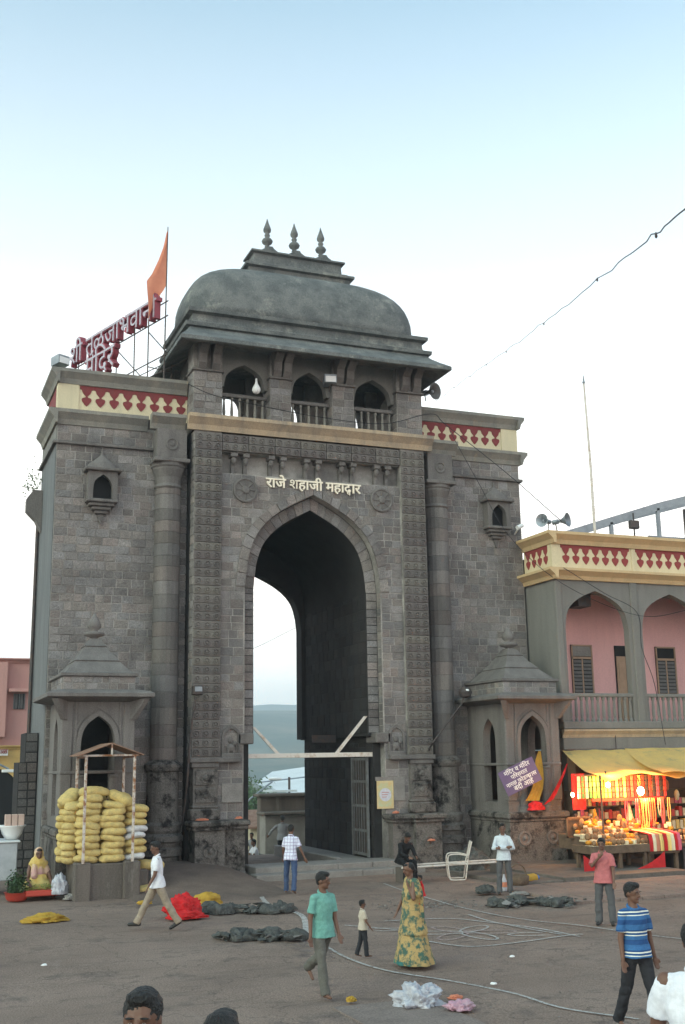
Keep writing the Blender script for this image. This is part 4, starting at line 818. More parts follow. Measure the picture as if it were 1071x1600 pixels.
for x in (10.1, 13.2): MB().box(x, x + .02, -1.06, -1.0, 3.5, 4.3).build('rain_pipe', M['iron'], pk)
cornice('lower_cornice', M['yellow'], 8.121, XR, -1.0, 9.06, 9.42, .34, parent=pk); side_cornice('lower_cornice', M['yellow'], 8.12, -1, -1.34, .8, 9.06, 9.42, .34, parent=pk)
MB().box(8.1, XR, -1.0, -.8, 9.42, 10.4).box(8.1, 8.3, -.8, .8, 9.42, 10.4).build('parapet', M['cream2'], pk)
MB().box(8.075, 8.42, -1.03, -.78, 9.42, 10.3).build('parapet_post', M['cream2'], pk); MB().box(11.28, 11.44, -1.03, -.9, 9.42, 10.3).build('parapet_post', M['cream2'], pk)
cornice('upper_cornice', M['yellow'], 8.121, XR, -1.0, 10.26, 10.66, .32, parent=pk); side_cornice('upper_cornice', M['yellow'], 8.12, -1, -1.32, .8, 10.26, 10.66, .32, parent=pk)
for i in range(7): motif(pk, M['redpaint'], 'painted_motif', 8.64 + i * .395, -1.0, 10.27, .395, .66)
for i in range(14): motif(pk, M['redpaint'], 'painted_motif', 11.65 + i * .395, -1.0, 10.27, .395, .66)
for i in range(4):
    o = motif(pk, M['redpaint'], 'painted_motif', 8.10, -.62 + i * .38, 10.27, .395, .66); o.rotation_euler.z = -pi / 2
MB().box(8.3, XR, -.8, 6, 9.9, 10.1).build('roof_deck', M['concrete'], pk)
MB().box(8.45, XR, 1.6, 1.8, -.2, 3.47).build('shop_back_wall', mat('shop_wall', (.22, .12, .08), .9, (.15, .09, .07), 2), pk)
MB().box(8.2, XR, -.6, 1.6, 3.40, 3.475).build('shop_ceiling', M['wood'], pk)
for x in (8.3, 11.4, 14.5): MB().box(x, x + .3, -.9, -.6, -.2, 3.48).build('shop_pillar', M['plaster_grey'], pk)
MB().box(8.2, XR, -1.0, 1.6, -.2, .12).build('shop_floor', M['concrete'], pk)
fp = thing('roof_flagpole', 'tall slender bare pole on the roof of the pink building', 'pole', (9.93, -.7, 10.6)); MB().tube([(9.94, -.9, 10.5), (9.94, -.9, 13.2), (9.88, -.9, 16.2)], [.05, .045, .03], 8).build('pole', M['whiteiron'], fp); MB().lathe([(.03, 16.15), (.06, 16.2), (.03, 16.25), (.035, 16.3), (.005, 16.5)], (9.88, -.9, 0), 8).build('tip', M['steel'], fp)
# sloping steel canopy beyond the parapet
cn = thing('roof_canopy', 'sloping grey steel canopy frame on the roof at the right edge', 'canopy', (13, 2, 10.1))
for dy in (0, 2.2): MB().prism([(10.6, 11.16), (10.6, 11.42), (14.88, 12.80), (20, 14.2), (20, 13.9), (14.9, 12.5)], 2.0 + dy, 2.14 + dy).build('rafter', M['steel'], cn)
for x, t in ((12.66, 11.9), (14.85, 12.6), (16.4, 13.0)):
    MB().box(x, x + .13, 2.0, 2.12, 10.1, t).build('post', M['steel'], cn)
MB().box(14.6, 20, 2.3, 2.36, 11.45, 11.56).build('rail', M['steel'], cn); MB().box(16.3, 16.42, 2.2, 2.3, 10.1, 12.7).build('post', M['iron'], cn)
o = thing('roof_lamp', 'small dark box lamp on a post behind the yellow parapet', 'lamp', (13.6, 1.9, 11)); MB().bbox(13.45, 13.85, 1.8, 2.0, 11.68, 12.0, .03).build('housing', M['iron'], o); MB().tube([(13.65, 1.9, 12.3), (13.65, 1.9, 10.1)], .03, 6).build('post', M['iron'], o)
# ================================================================ buttress and buildings on the left
bt = thing('stone_buttress', 'low rough dark stone buttress wall left of the gateway', 'wall', (-8.8, 2, 0))
MB().box(-8.43, -8.07, 2.0, 3.4, -.5, 4.2).box(-8.60, -8.43, 2.0, 3.4, -.5, 3.35).build('wall_core', M['mortar_dark'], bt)
mdark = M['stone']; 
wall(bt, (0, 2.0, 0), (1, 0, 0), (0, -1, 0), -8.43, -8.07, 3.35, 4.2, h=(.26, .32), w=(.2, .3), dark=.5, gap=.02); wall(bt, (0, 2.0, 0), (1, 0, 0), (0, -1, 0), -8.60, -8.07, .1, 3.35, h=(.22, .28), w=(.2, .3), dark=.5, gap=.02)
lb = thing('salmon_house', 'salmon and yellow painted house beyond the left side of the gateway', 'house', (-6, 25, 0))
MB().box(-30, -4.55, 25, 34, 4.05, 8.30).build('upper_wall', M['pink_far'], lb); MB().box(-30, -4.95, 24.4, 24.99, 4.55, 8.8).build('wall_fold', M['pink_far'], lb) if False else None
MB().box(-30, -4.55, 24.9, 34, -1, 4.05).build('lower_wall', M['yellow_far'], lb)
cornice('eave', M['pink_far'], -30, -4.4, 25, 8.2, 8.42, .3, parent=lb); cornice('eave', M['yellow_far'], -30, -4.4, 24.9, 4.0, 4.2, .2, parent=lb)
MB().box(-30, -7.05, 24.5, 25, 4.6, 8.2).build('bay_wall', M['pink_far'], lb)
f = MB().box(-6.66, -6.16, 24.93, 24.99, 5.95, 6.70).build('window', M['dark'], lb)
for x in (-6.68, -6.43, -6.18): MB().box(x, x + .05, 24.88, 24.93, 5.95, 6.70).build('bar', M['greyiron'], f)
for x in (-6.60, -6.35): MB().box(x, x + .12, 24.9, 24.925, 5.97, 6.68).build('shutter', M['shutter'], f)
MB().bbox(-6.95, -5.95, 24.5, 24.98, 6.76, 6.92, .02).build('sunshade', M['pink_far'], lb)
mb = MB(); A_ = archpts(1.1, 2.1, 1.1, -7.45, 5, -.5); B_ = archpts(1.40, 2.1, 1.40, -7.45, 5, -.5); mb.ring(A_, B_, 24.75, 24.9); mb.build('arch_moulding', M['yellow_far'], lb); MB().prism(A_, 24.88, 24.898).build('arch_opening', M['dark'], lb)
MB().box(-8.2, -6.85, 24.6, 24.65, 3.72, 4.02).build('sign_panel', M['white'], lb)
letters(lb, 'ाळ', (-7.22, 24.58, 3.80), (1, 0, 0), (0, 0, 1), width=.34, depth=.01, m=M['redpaint'], bold=.02)
sl = thing('street_light', 'white street light arm in front of the yellow wall at the left edge', 'street light', (-7.2, 20, 0)); MB().tube([(-9, 20, -1), (-9, 20, 3.2), (-8.2, 20, 3.6), (-7.2, 20, 3.1)], .05, 6).build('pole', M['steel'], sl); MB().bbox(-7.5, -6.7, 19.9, 20.1, 2.95, 3.08, .02).build('lamp_head', M['white'], sl)
o = thing('parapet_lamp', 'pale street lamp head at the far left edge of the picture', 'lamp', (-11.2, -4, 0)); MB().tube([(-12.6, -4, -.1), (-12.6, -4, 8.3), (-11.2, -4, 8.6)], .06, 6).build('pole', M['steel'], o); MB().ell((-10.75, -4, 8.62), (.28, .12, .09)).build('lamp_head', M['white'], o)
# drain spout and sprig of weeds on the left wall
MB().prism([(-8.06, 10.6), (-8.06, 12.0), (-8.35, 12.0), (-8.55, 11.7), (-8.55, 11.3), (-8.25, 11.0)], 3.7, 4.1).build('side_corbel', M['dressed'], gate)
MB().tube([(-8.13, 4.1, 0), (-8.13, 4.1, 11.2)], .06, 8).build('drain_pipe', M['iron'], gate)
wd = MB(); R2 = random.Random(3)
for k in range(60):
    p = Vector((-8.35 + R2.gauss(0, .16), 4.0, 12.3 + R2.gauss(0, .28))); a = R2.uniform(0, 6.28); s_ = .07; wd.add([p, p + Vector((s_ * cos(a), .03, s_ * sin(a))), p + Vector((s_ * cos(a + 1), -.03, s_ * sin(a + 1)))], [(0, 1, 2)])
for k in range(6): a = R2.uniform(1.2, 3.4); wd.tube([(-8.2, 4.0, 12.1), (-8.2 + .5 * cos(a), 4.0, 12.2 + .45 * sin(a))], .008, 4)
o = thing('wall_weed', 'thin leafy weed growing from the left side wall of the gateway', 'plant', (-8.2, 4.0, 12.1)); wd.build('leaves', M['leaf'], o, fixn=False, kind='stuff')
# ================================================================ wires
def wire(label, pts, r=.012, cat='cable', name='overhead_cable', n=8):
    mb = MB(); mb.tube(catmull(pts, n), r, 5); o = mb.build(name, M['wire'], label=label, cat=cat); return o
wire('dark cable sagging across the pavilion pillars and down to the right loudspeakers', [(-4.2, -.05, 14.85), (-3.4, -.12, 14.55), (-2.0, -.18, 14.35), (.2, -.2, 14.15), (2.4, -.2, 14.15), (4.2, -.1, 14.7), (4.6, -.5, 14.2), (6.5, -1.0, 12.6), (8.4, -1.25, 11.0)], .014)
wire('thin cable drooping down the right wing to the pink building', [(4.8, -.3, 14.1), (5.8, -.3, 12.4), (6.9, -.3, 10.6), (8.3, -1.2, 8.9), (11.2, -1.3, 7.9), (13.5, -1.3, 8.2)], .010)
wire('thin cable hanging along the arcade column', [(8.3, -1.35, 9.4), (9.8, -1.4, 8.6), (11.1, -1.35, 8.0), (11.2, -1.35, 6.8), (11.6, -1.35, 5.6), (11.9, -1.3, 3.6)], .012)
wire('cable looped in the arch on the far side of the passage', [(-1.9, 7.4, 6.9), (0, 7.5, 7.3), (1.9, 7.4, 8.2)], .008); wire('thin line hanging behind the arch', [(-.6, 7.6, 7.1), (-.2, 7.8, 5.0), (.6, 8.3, 1.6)], .005)
wire('tangled thin wires at the left edge by the salmon house', [(-10.4, -2, 13.9), (-10.3, -2.2, 12.3), (-10.6, -2.4, 11.0), (-11.1, -2.5, 9.6), (-11.6, -3, 8.7)], .014)
wire('thin wire beside the tangled wires at the left edge', [(-10.35, -2, 12.5), (-10.5, -2.2, 11.6), (-10.75, -2.4, 10.3), (-11.3, -2.6, 9.2), (-12.0, -3, 8.8)], .011)
st = thing('bulb_string', 'string of small bulbs rising across the sky to the right', 'light string', (12, 10, 20))
sp_ = catmull([(-5.9, -26.5, 8.15), (-3.91, -23.18, 9.49), (.16, -16.19, 12.41), (6.5, -2.57, 16.82), (11.08, 9.6, 20.09), (12.73, 16.48, 21.15)], 14)
sp_ = [p + Vector((0, 0, .10 * noise.noise(Vector((i * .55, 0, 0))))) for i, p in enumerate(sp_)]
MB().tube(sp_, .010, 5).build('cable', M['wire'], st)
for t in (20, 30, 38, 46, 51, 56, 62): p = sp_[min(t, len(sp_) - 1)]; MB().lathe([(.010, .02), (.015, 0), (.022, -.035), (.02, -.055), (.008, -.07)], p, 8).build('bulb', M['iron'], st)
# ================================================================ things beyond the passage
o = thing('stair_wall', 'low dark stone wall with coping seen beyond the passage', 'wall', (5, 15, 0)); MB().box(2.9, 7, 15, 15.5, -1.5, 1.75).build('wall_core', M['stone_dark'] if 0 else M['concrete'], o); MB().bbox(2.75, 7, 14.8, 15.7, 1.75, 1.88, .03).build('coping', M['concrete'], o); MB().bbox(2.7, 7, 13.9, 15.0, 1.02, 1.14, .03).build('ledge', M['concrete'], o); MB().bbox(2.85, 7, 14.2, 15.0, -.8, 1.0, .02).build('lower_block', M['slab'], o)
def shed(label, x0, x1, y0, y1, z0, zr, roof='zinc', wallm='pink_far', group=None):
    o = thing('shed_house', label, 'house', ((x0 + x1) / 2, y0, z0)); MB().box(x0 + .3, x1 - .3, y0 + .3, y1 - .3, z0 - 8, z0).build('wall', M[wallm], o)
    ym = (y0 + y1) / 2; mb = MB(); mb.add([(x0, y0, z0), (x1, y0, z0), (x1, ym, zr), (x0, ym, zr)], [(0, 1, 2, 3)]); mb.add([(x0, y1, z0), (x1, y1, z0), (x1, ym, zr), (x0, ym, zr)], [(0, 3, 2, 1)]); mb.add([(x0, y0, z0 - .12), (x1, y0, z0 - .12), (x1, y0, z0), (x0, y0, z0)], [(0, 1, 2, 3)]); mb.build('roof', M[roof], o, fixn=False); return o
mb = MB(); o = thing('sheet_roof', 'large white sheet metal roof below the hills beyond the passage', 'roof', (20, 60, 0)); mb.add([(15.9, 58, 1.45), (17.6, 50, .45), (24, 50, 1.0), (24, 66, 2.75), (20, 66, 2.3)], [(0, 1, 2, 3, 4)]); mb.add([(17.6, 50, .43), (24, 50, .98), (24, 50, .70), (17.6, 50, .15)], [(0, 1, 2, 3)]); mb.build('sheet', M['zinc'], o, fixn=False); MB().box(18.5, 24, 51, 64, -18, .3).build('wall', M['concrete'], o)
MB().tube([(15.9, 58, 1.5), (24, 57.8, 2.2)], .06, 5).build('ridge_pipe', M['steel'], o)
o = thing('sheet_awning', 'small white sheet awning in front of the big sheet roof', 'awning', (12, 40, 1)); MB().box(10.9, 12.6, 38, 40, 1.28, 1.4).build('sheet', M['zinc'], o); MB().tube([(12.4, 39, 2.2), (12.4, 39, -14)], .08, 6).build('post', M['iron'], o)
o = thing('street_light', 'white street light on an inclined arm seen through the arch', 'street light', (10, 40, 0)); MB().tube([(8.8, 38, -14), (8.9, 38, .2), (9.4, 38, .9), (10.9, 38, 1.95)], .06, 6).build('pole', M['steel'], o); MB().ell((11.1, 38, 2.12), (.48, .16, .12)).build('lamp_head', M['white'], o)
shed('pink gabled house among trees beyond the passage', 13.2, 17.4, 52, 58, -.9, .3, 'zinc', 'pink_far'); shed('pale yellow house with dark windows beyond the passage', 6.8, 9.9, 30, 34, -.35, .5, 'rust', 'cream')
for i, (x, z) in enumerate(((8.4, -.9), (9.0, -.9), (9.5, -.9))): pass
def tree(label, x, y, z0, h, r, seed, n=2600, m='leafdark', group='trees beyond the passage', ls=.30):
    R_ = random.Random(seed); o = thing('leafy_tree', label, 'tree', (x, y, z0), group)
    t = MB(); t.tube([(x, y, z0 - 3), (x + .1, y, z0 + h * .3), (x - .1, y, z0 + h * .6)], [r * .10, r * .08, r * .04], 8)
    for k in range(6): a = R_.uniform(0, 6.28); t.tube([(x, y, z0 + h * R_.uniform(.25, .45)), (x + r * .6 * cos(a), y + r * .6 * sin(a), z0 + h * R_.uniform(.6, .8))], [r * .05, r * .02], 6)
    t.build('trunk', M['bark'], o); c = MB(); cl = [Vector((x + R_.gauss(0, r * .42), y + R_.gauss(0, r * .42), z0 + h * R_.uniform(.45, .95))) for _ in range(16)]
    for k in range(n):
        q = R_.choice(cl) + Vector((R_.gauss(0, r * .2), R_.gauss(0, r * .2), R_.gauss(0, r * .16))); a = Vector((R_.uniform(-1, 1), R_.uniform(-1, 1), R_.uniform(-1, 1))).normalized(); b = a.orthogonal().normalized(); s_ = ls * R_.uniform(.5, 1.2)
        c.add([q - a * s_, q + b * s_ * .45, q + a * s_, q - b * s_ * .45], [(0, 1, 2, 3)])
    c.build('crown', M[m], o, fixn=False)
tree('dark bushy tree touching the left jamb of the arch', 9.6, 42, -6, 8.2, 3.2, 1, 9000, 'leaf', ls=.17); tree('smaller tree under the white sheet roof', 12.2, 46, -7, 7.6, 2.2, 2, 6000, ls=.18)
tree('rounded tree low behind the street light', 14.5, 70, -9, 9.5, 4.5, 5, 3200)
for i in range(14):
    tree('dark tree far down the valley slope beyond the gateway, %s counting from the left' % ['first','second','third','fourth','fifth','sixth','seventh','eighth','ninth','tenth','eleventh','twelfth','thirteenth','last'][i], 30 + i * 9 + (i % 3) * 5, 150 + (i * 37) % 120, -36, 17, 8, 20 + i, 500, group='far trees on the valley slope', ls=1.5)
# ================================================================ people
def unit(v): return Vector(v).normalized()
def person(label, loc, head_dir, h=1.68, pose=None, skin='skin', top=None, bottom=None, sleeve='short', hair='short', shoes=None, group=None, vox=.011, head_turn=0, head_bow=0, build_=1.0, shirt_hem=-.10, extra=None, female=False, ground_=True, lift=0, bald=False, dress=None, child=False):
    """one figure. local frame: facing -Y, z up, metres for a 1.70 m adult, then scaled"""
    p = dict(lt=0, lk=0, rt=0, rk=0, spread=.05, lean=0, la=(.0, .12), ra=(.0, .12), le=(.15, 0), re=(.15, 0), hip=.92); p.update(pose or {})
    S = h / 1.70; B_ = build_
    root = thing('person', label, 'person', loc, group)
    H = Vector((0, 0, p['hip'])); ln = p['lean']
    up = Vector((0, -sin(ln), cos(ln))); fw = Vector((0, -cos(ln), -sin(ln)))
    J = {}
    neck = H + up * .53; chest = H + up * .36; waist = H + up * .14
    for s, t, k in ((-1, 'rt', 'rk'), (1, 'lt', 'lk')):
        hj = H + Vector((s * .088, 0, -.01)); a = p[t]; sp = p.get('spread_' + t, p['spread']); kn = hj + unit((s * sp, -sin(a), -cos(a))) * .43
        b = a - p[k]; an = kn + unit((s * sp * .3, -sin(b), -cos(b))) * .42; J[s, 'hip'], J[s, 'knee'], J[s, 'ank'] = hj, kn, an
        fd = unit((s * .12, -cos(min(0, b) * .6), sin(b) * .5 if b < 0 else 0)); 
        if b < -.15: fd = unit((s * .1, -cos(-b * .9), -sin(-b * .9)))
        J[s, 'toe'] = an + fd * .16 + Vector((0, 0, -.045)); J[s, 'heel'] = an - fd * .04 + Vector((0, 0, -.045))
    for s, A, E_ in ((-1, 'ra', 're'), (1, 'la', 'le')):
        sh = neck - up * .085 + Vector((s * .160 * B_, 0, 0)); pt, ab = p[A]; ud = unit((s * sin(ab), -sin(pt) * cos(ab), -cos(pt) * cos(ab))); el = sh + ud * .285
        fx, inn = p[E_]; fdv = unit((s * (sin(ab) - inn), -sin(pt + fx), -cos(pt + fx))); wr = el + fdv * .245; J[s, 'sh'], J[s, 'el'], J[s, 'wr'], J[s, 'fd'] = sh, el, wr, fdv
    if p.get('wr'):                              # explicit wrist targets (side -> point)
        for s, (e_, w_) in p['wr'].items(): J[s, 'el'] = Vector(e_); J[s, 'wr'] = Vector(w_); J[s, 'fd'] = (J[s, 'wr'] - J[s, 'el']).normalized()
    hc = neck + up * .150 + Vector((0, -sin(head_bow) * .07, -.02 * sin(head_bow))); HR = Matrix.Rotation(head_turn, 3, 'Z') @ Matrix.Rotation(head_bow, 3, 'X')
    hd = lambda x, y, z: hc + HR @ Vector((x, y, z))
    b = MB()
    b.ell(hc + HR @ Vector((0, .012, .027)), (.080, .098, .100), 14, 10, HR); b.ell(hd(0, -.018, -.045), (.062, .070, .072), 12, 8, HR)      # skull, jaw
    b.capsule(hd(0, -.088, .018), hd(0, -.104, -.016), .011, .017, 8); b.ell(hd(0, -.075, -.088), (.024, .02, .016), 8, 6, HR)             # nose, chin
    for s in (-1, 1): b.ell(hd(s * .077, .012, -.004), (.010, .020, .032), 8, 6, HR); b.ell(hd(s * .032, -.076, .030), (.028, .018, .010), 8, 6, HR)
    b.capsule(neck - up * .05, hc + HR @ Vector((0, .015, -.06)), .058, .052)
    b.loft([(H - up * .06, .14 * B_, .10, (1, 0, 0), fw), (waist, .135 * B_, .09, (1, 0, 0), fw), (chest, .140 * B_, .095, (1, 0, 0), fw), (neck - up * .08, .11 * B_, .06, (1, 0, 0), fw), (neck, .05, .055, (1, 0, 0), fw)])
    for s in (-1, 1):
        b.capsule(J[s, 'sh'], J[s, 'el'], .046 * B_, .038 * B_); b.capsule(J[s, 'el'], J[s, 'wr'], .037 * B_, .025)
        w, fd = J[s, 'wr'], J[s, 'fd']; side = fd.cross(Vector((0, 1, 0))); side = unit(side) if side.length > .2 else Vector((1, 0, 0)); pn = unit(fd.cross(side)); 
        if pn.dot(Vector((s, 0, 0))) < 0: pn = -pn
        lat = unit(fd.cross(pn)); 
        if lat.y > 0: lat = -lat
        pc = w + fd * .05; b.ell(pc, (.040, .017, .050), 10, 8, Matrix((lat, pn, fd)).transposed())
        cu = p.get('curl', .5)
        for k in range(4):
            o_ = w + fd * .088 + lat * (.027 - k * .018); L1, L2 = (.036, .030) if k in (1, 2) else (.030, .026)
            m1 = o_ + unit(fd - pn * cu * .35) * L1; m2 = m1 + unit(fd - pn * cu * 1.2) * L2; b.capsule(o_ - fd * .02, m1, .0095, .0090, 6); b.capsule(m1, m2, .0090, .0075, 6)
        t0 = w + fd * .03 + lat * .030; t1 = t0 + unit(fd * .7 + lat * .6 - pn * .2) * .035; b.capsule(w + fd * .02 + lat * .015, t1, .014, .011, 6); b.capsule(t1, t1 + unit(fd - pn * .3) * .026, .011, .009, 6)
        b.capsule(J[s, 'hip'], J[s, 'knee'], .078 * B_, .052); b.capsule(J[s, 'knee'], J[s, 'ank'], .052, .034); b.capsule(J[s, 'heel'] + Vector((0, 0, .012)), J[s, 'toe'] + Vector((0, 0, .006)), .034, .024)
    objs = []
    def bld(mb, name, m, **k):
        o = mb.build(name, m, root, **k) if False else None
        off = root.location.copy(); mb.v = [Vector(v) * 1 + off for v in mb.v]; o = mb.build(name, m, root, **k); objs.append(o); return o
    off = Vector(root.location); 
    bld(b, 'body', M[skin], remesh=vox)
    # hair
    hm = MB()
    if not bald:
        if hair == 'short': hm.ell(hd(0, .024, .046), (.089, .102, .092), 14, 10, HR); hm.ell(hd(0, -.030, .104), (.066, .060, .036), 10, 8, HR); hm.ell(hd(0, .06, -.01), (.066, .05, .06), 10, 8, HR)
        else: hm.ell(hd(0, .030, .035), (.084, .098, .090), 14, 10, HR); hm.ell(hd(0, .10, -.045), (.05, .045, .05), 10, 8, HR); hm.ell(hd(0, -.02, .085), (.06, .055, .03), 10, 8, HR)
        ho = bld(hm, 'hair', M['hair'], remesh=vox, wob=(.0045, 55))
    for nm, dx, dy, dz, r_, mm in (('eye', .031, -.087, .010, (.0105, .005, .0038), 'eyewhite'), ('iris', .031, -.0925, .010, (.0056, .003, .0044), 'iris'), ('eyebrow', .033, -.092, .034, (.021, .007, .0048), 'hair')):
        for s in (-1, 1): e_ = MB(); e_.ell(hd(s * dx, dy, dz), r_, 8, 6, HR); bld(e_, nm, M[mm], smooth=True)
    e_ = MB(); e_.ell(hd(0, -.0865, -.048), (.024, .010, .0085), 8, 6, HR); bld(e_, 'lips', M['lip'], smooth=True)
    if hair == 'moustache' or p.get('mous'): e_ = MB(); e_.ell(hd(0, -.094, -.034), (.030, .009, .008), 8, 6, HR); bld(e_, 'moustache', M['hair'], smooth=True)
    # garments
    if bottom:
        t = MB(); xa = (1, 0, 0)
        t.loft([(waist - up * .03, .152 * B_, .108, xa, fw), (H + up * .0, .160 * B_, .116, xa, fw), (H - up * .08, .164 * B_, .118, xa, fw), (H - up * .13, .13, .09, xa, fw)])
        for s in (-1, 1):
            hj, kn, an = J[s, 'hip'], J[s, 'knee'], J[s, 'ank']; rings = []
            def fr(d): y = unit(Vector((1, 0, 0)).cross(d)); return (unit(d.cross(y)), y)
            d1, d2 = unit(kn - hj), unit(an - kn); x1, y1 = fr(d1); x2, y2 = fr(d2); dm = unit(d1 + d2); xm, ym = fr(dm)
            for q, r_, x_, y_ in ((hj + d1 * -.03, .090, x1, y1), (hj + d1 * .12, .090, x1, y1), (hj.lerp(kn, .65), .080, x1, y1), (kn, .071, xm, ym), (kn.lerp(an, .35), .070, x2, y2), (kn.lerp(an, .75), .068, x2, y2), (an + d2 * .035, .070, x2, y2)): rings.append((q, r_ * B_, r_ * 1.05, x_, y_))
            t.loft(rings)
        bld(t, 'trousers', M[bottom], remesh=vox, wob=(.013, 9))
    if top:
        t = MB(); xa = (1, 0, 0); hz = shirt_hem
        t.loft([(H + up * hz, .202 * B_, .172, xa, fw), (H + up * (hz + .10), .184 * B_, .150, xa, fw), (waist, .154 * B_, .118, xa, fw), (chest - up * .06, .164 * B_, .124, xa, fw), (chest + up * .03, .160 * B_, .116, xa, fw), (neck - up * .08, .142 * B_, .095, xa, fw), (neck - up * .022, .084, .076, xa, fw)])
        for s in (-1, 1):
            sh, el, wr = J[s, 'sh'], J[s, 'el'], J[s, 'wr']; t.capsule(neck - up * .075 + Vector((s * .05, 0, 0)), sh, .060, .056)
            d = unit(el - sh); y_ = unit(d.cross(Vector((0, 1, .1)))); x_ = unit(y_.cross(d))
            if sleeve == 'short': t.loft([(sh - d * .0, .050 * B_, .052 * B_, x_, y_), (sh + d * .10, .058 * B_, .060 * B_, x_, y_), (sh + d * .215, .064 * B_, .066 * B_, x_, y_)], 14)
            elif sleeve: t.loft([(sh - d * .0, .050 * B_, .052 * B_, x_, y_), (sh + d * .15, .054 * B_, .056 * B_, x_, y_), (el, .052, .052, x_, y_)], 14); t.capsule(el, wr - unit(wr - el) * .02, .054, .041)
        bld(t, 'shirt', M[top], remesh=vox, wob=(.012, 9))
        c_ = MB(); cr = []
        for k in range(13): a = -2.3 + 4.6 * k / 12 - pi / 2; cr.append(neck + up * (.012 - .03 * (1 if abs(k - 6) < 0 else 0)) + Vector((cos(a + pi) * -.075, 0, 0)) + fw * (-.062 * sin(a) * -1 if False else 0))
        ring_ = [neck + up * (-.012 + .028 * cos(2 * pi * k / 16)) + Vector((.070 * sin(2 * pi * k / 16), 0, 0)) - fw * .062 * cos(2 * pi * k / 16) for k in range(17)]
        c_.tube(ring_, .019, 6); bld(c_, 'collar', M[top], smooth=True)
    for s in (-1, 1):
        if shoes:
            f_ = MB(); f_.capsule(J[s, 'heel'] + Vector((0, 0, .004)), J[s, 'toe'], .042, .036); f_.capsule(J[s, 'heel'] + Vector((0, 0, .03)), J[s, 'ank'].lerp(J[s, 'toe'], .3), .040, .036); bld(f_, 'shoe', M[shoes], smooth=True)
        else:
            f_ = MB(); a_, c_ = J[s, 'heel'], J[s, 'toe']; f_.capsule(a_ + Vector((0, 0, -.022)), c_ + Vector((0, 0, -.018)), .014, .014); 
    if extra: extra(root, J, dict(H=H, neck=neck, chest=chest, waist=waist, up=up, fw=fw, hd=hd, hc=hc, HR=HR), bld)
    low = min(min(J[s, 'toe'].z, J[s, 'heel'].z) for s in (-1, 1)) - .034
    root.scale = (S, S, S); root.rotation_euler.z = radians(head_dir - 21.6)
    if ground_: root.location.z = loc[2] - low * S + lift
    return root
M['green_shirt'] = mat('sea_green_cotton', (.16, .36, .31), .85, (.13, .31, .27), 6, fine=.08, bump=.3, bscale=12)
M['white_shirt'] = mat('white_cotton', (.74, .74, .78), .85, (.62, .63, .68), 5, fine=.06, bump=.3, bscale=12)
M['pale_shirt'] = mat('pale_blue_cotton', (.58, .62, .66), .85, (.50, .55, .60), 5, fine=.06, bump=.3, bscale=12)
M['pink_shirt'] = mat('salmon_cotton', (.48, .15, .15), .85, (.40, .125, .13), 5, fine=.08, bump=.3, bscale=12)
M['grey_shirt'] = mat('grey_shirt_cotton', (.26, .26, .27), .85, (.21, .21, .22), 5)
M['black_cloth'] = mat('black_cloth', (.013, .013, .015), .9, fine=.2, bump=.3, bscale=12)
M['trouser_grey'] = mat('grey_green_trousers', (.125, .12, .105), .85, (.10, .096, .085), 5, bump=.3, bscale=10, fine=.1)
M['trouser_slate'] = mat('slate_trousers', (.10, .10, .105), .85, (.08, .08, .085), 5, bump=.3, bscale=10)
M['trouser_tan'] = mat('tan_trousers', (.32, .26, .20), .85, (.27, .22, .17), 5, bump=.3, bscale=10, fine=.1)
M['trouser_dark'] = mat('dark_trousers', (.022, .023, .028), .85, (.03, .03, .035), 5, bump=.3, bscale=10)
M['jeans'] = mat('blue_jeans', (.035, .06, .13), .85, (.06, .09, .17), 4, fine=.15, bump=.3, bscale=10)
M['stripe_shirt'] = striped('blue_striped_knit', (.04, .13, .30), [(.115, .02, .055, (.02, .07, .20), 'Z'), (.23, .0, .016, (.70, .70, .62), 'Z'), (.23, .035, .011, (.70, .70, .62), 'Z')])
M['check_shirt'] = striped('white_checked_cotton', (.66, .68, .80), [(.085, 0, .011, (.26, .20, .36), 'Z'), (.085, 0.02, .011, (.26, .20, .36), 'X')])
M['sari'] = mat('yellow_green_print_cloth', (.40, .28, .12), .85, (.055, .11, .085), 8.5, lo=.46, hi=.58, detail=4, bump=.35, bscale=10, fine=.1)
M['sari_border'] = mat('teal_border_cloth', (.03, .14, .13), .8, (.30, .24, .08), 14, lo=.52, hi=.58)
M['blue_cloth'] = mat('blue_petticoat', (.05, .16, .42), .85)
M['pink_sari'] = mat('faded_pink_cloth', (.50, .28, .28), .85, (.60, .50, .25), 3, bump=.3, bscale=12)
M['ochre_cloth'] = mat('ochre_cloth', (.55, .36, .10), .85, (.60, .50, .20), 4, bump=.3, bscale=12)
def belt(root, J, D, bld):
    b = MB(); b.loft([(D['waist'] - D['up'] * .03, .158, .112, (1, 0, 0), D['fw']), (D['waist'] - D['up'] * .0, .158, .112, (1, 0, 0), D['fw'])]); bld(b, 'belt', M['shoe'])
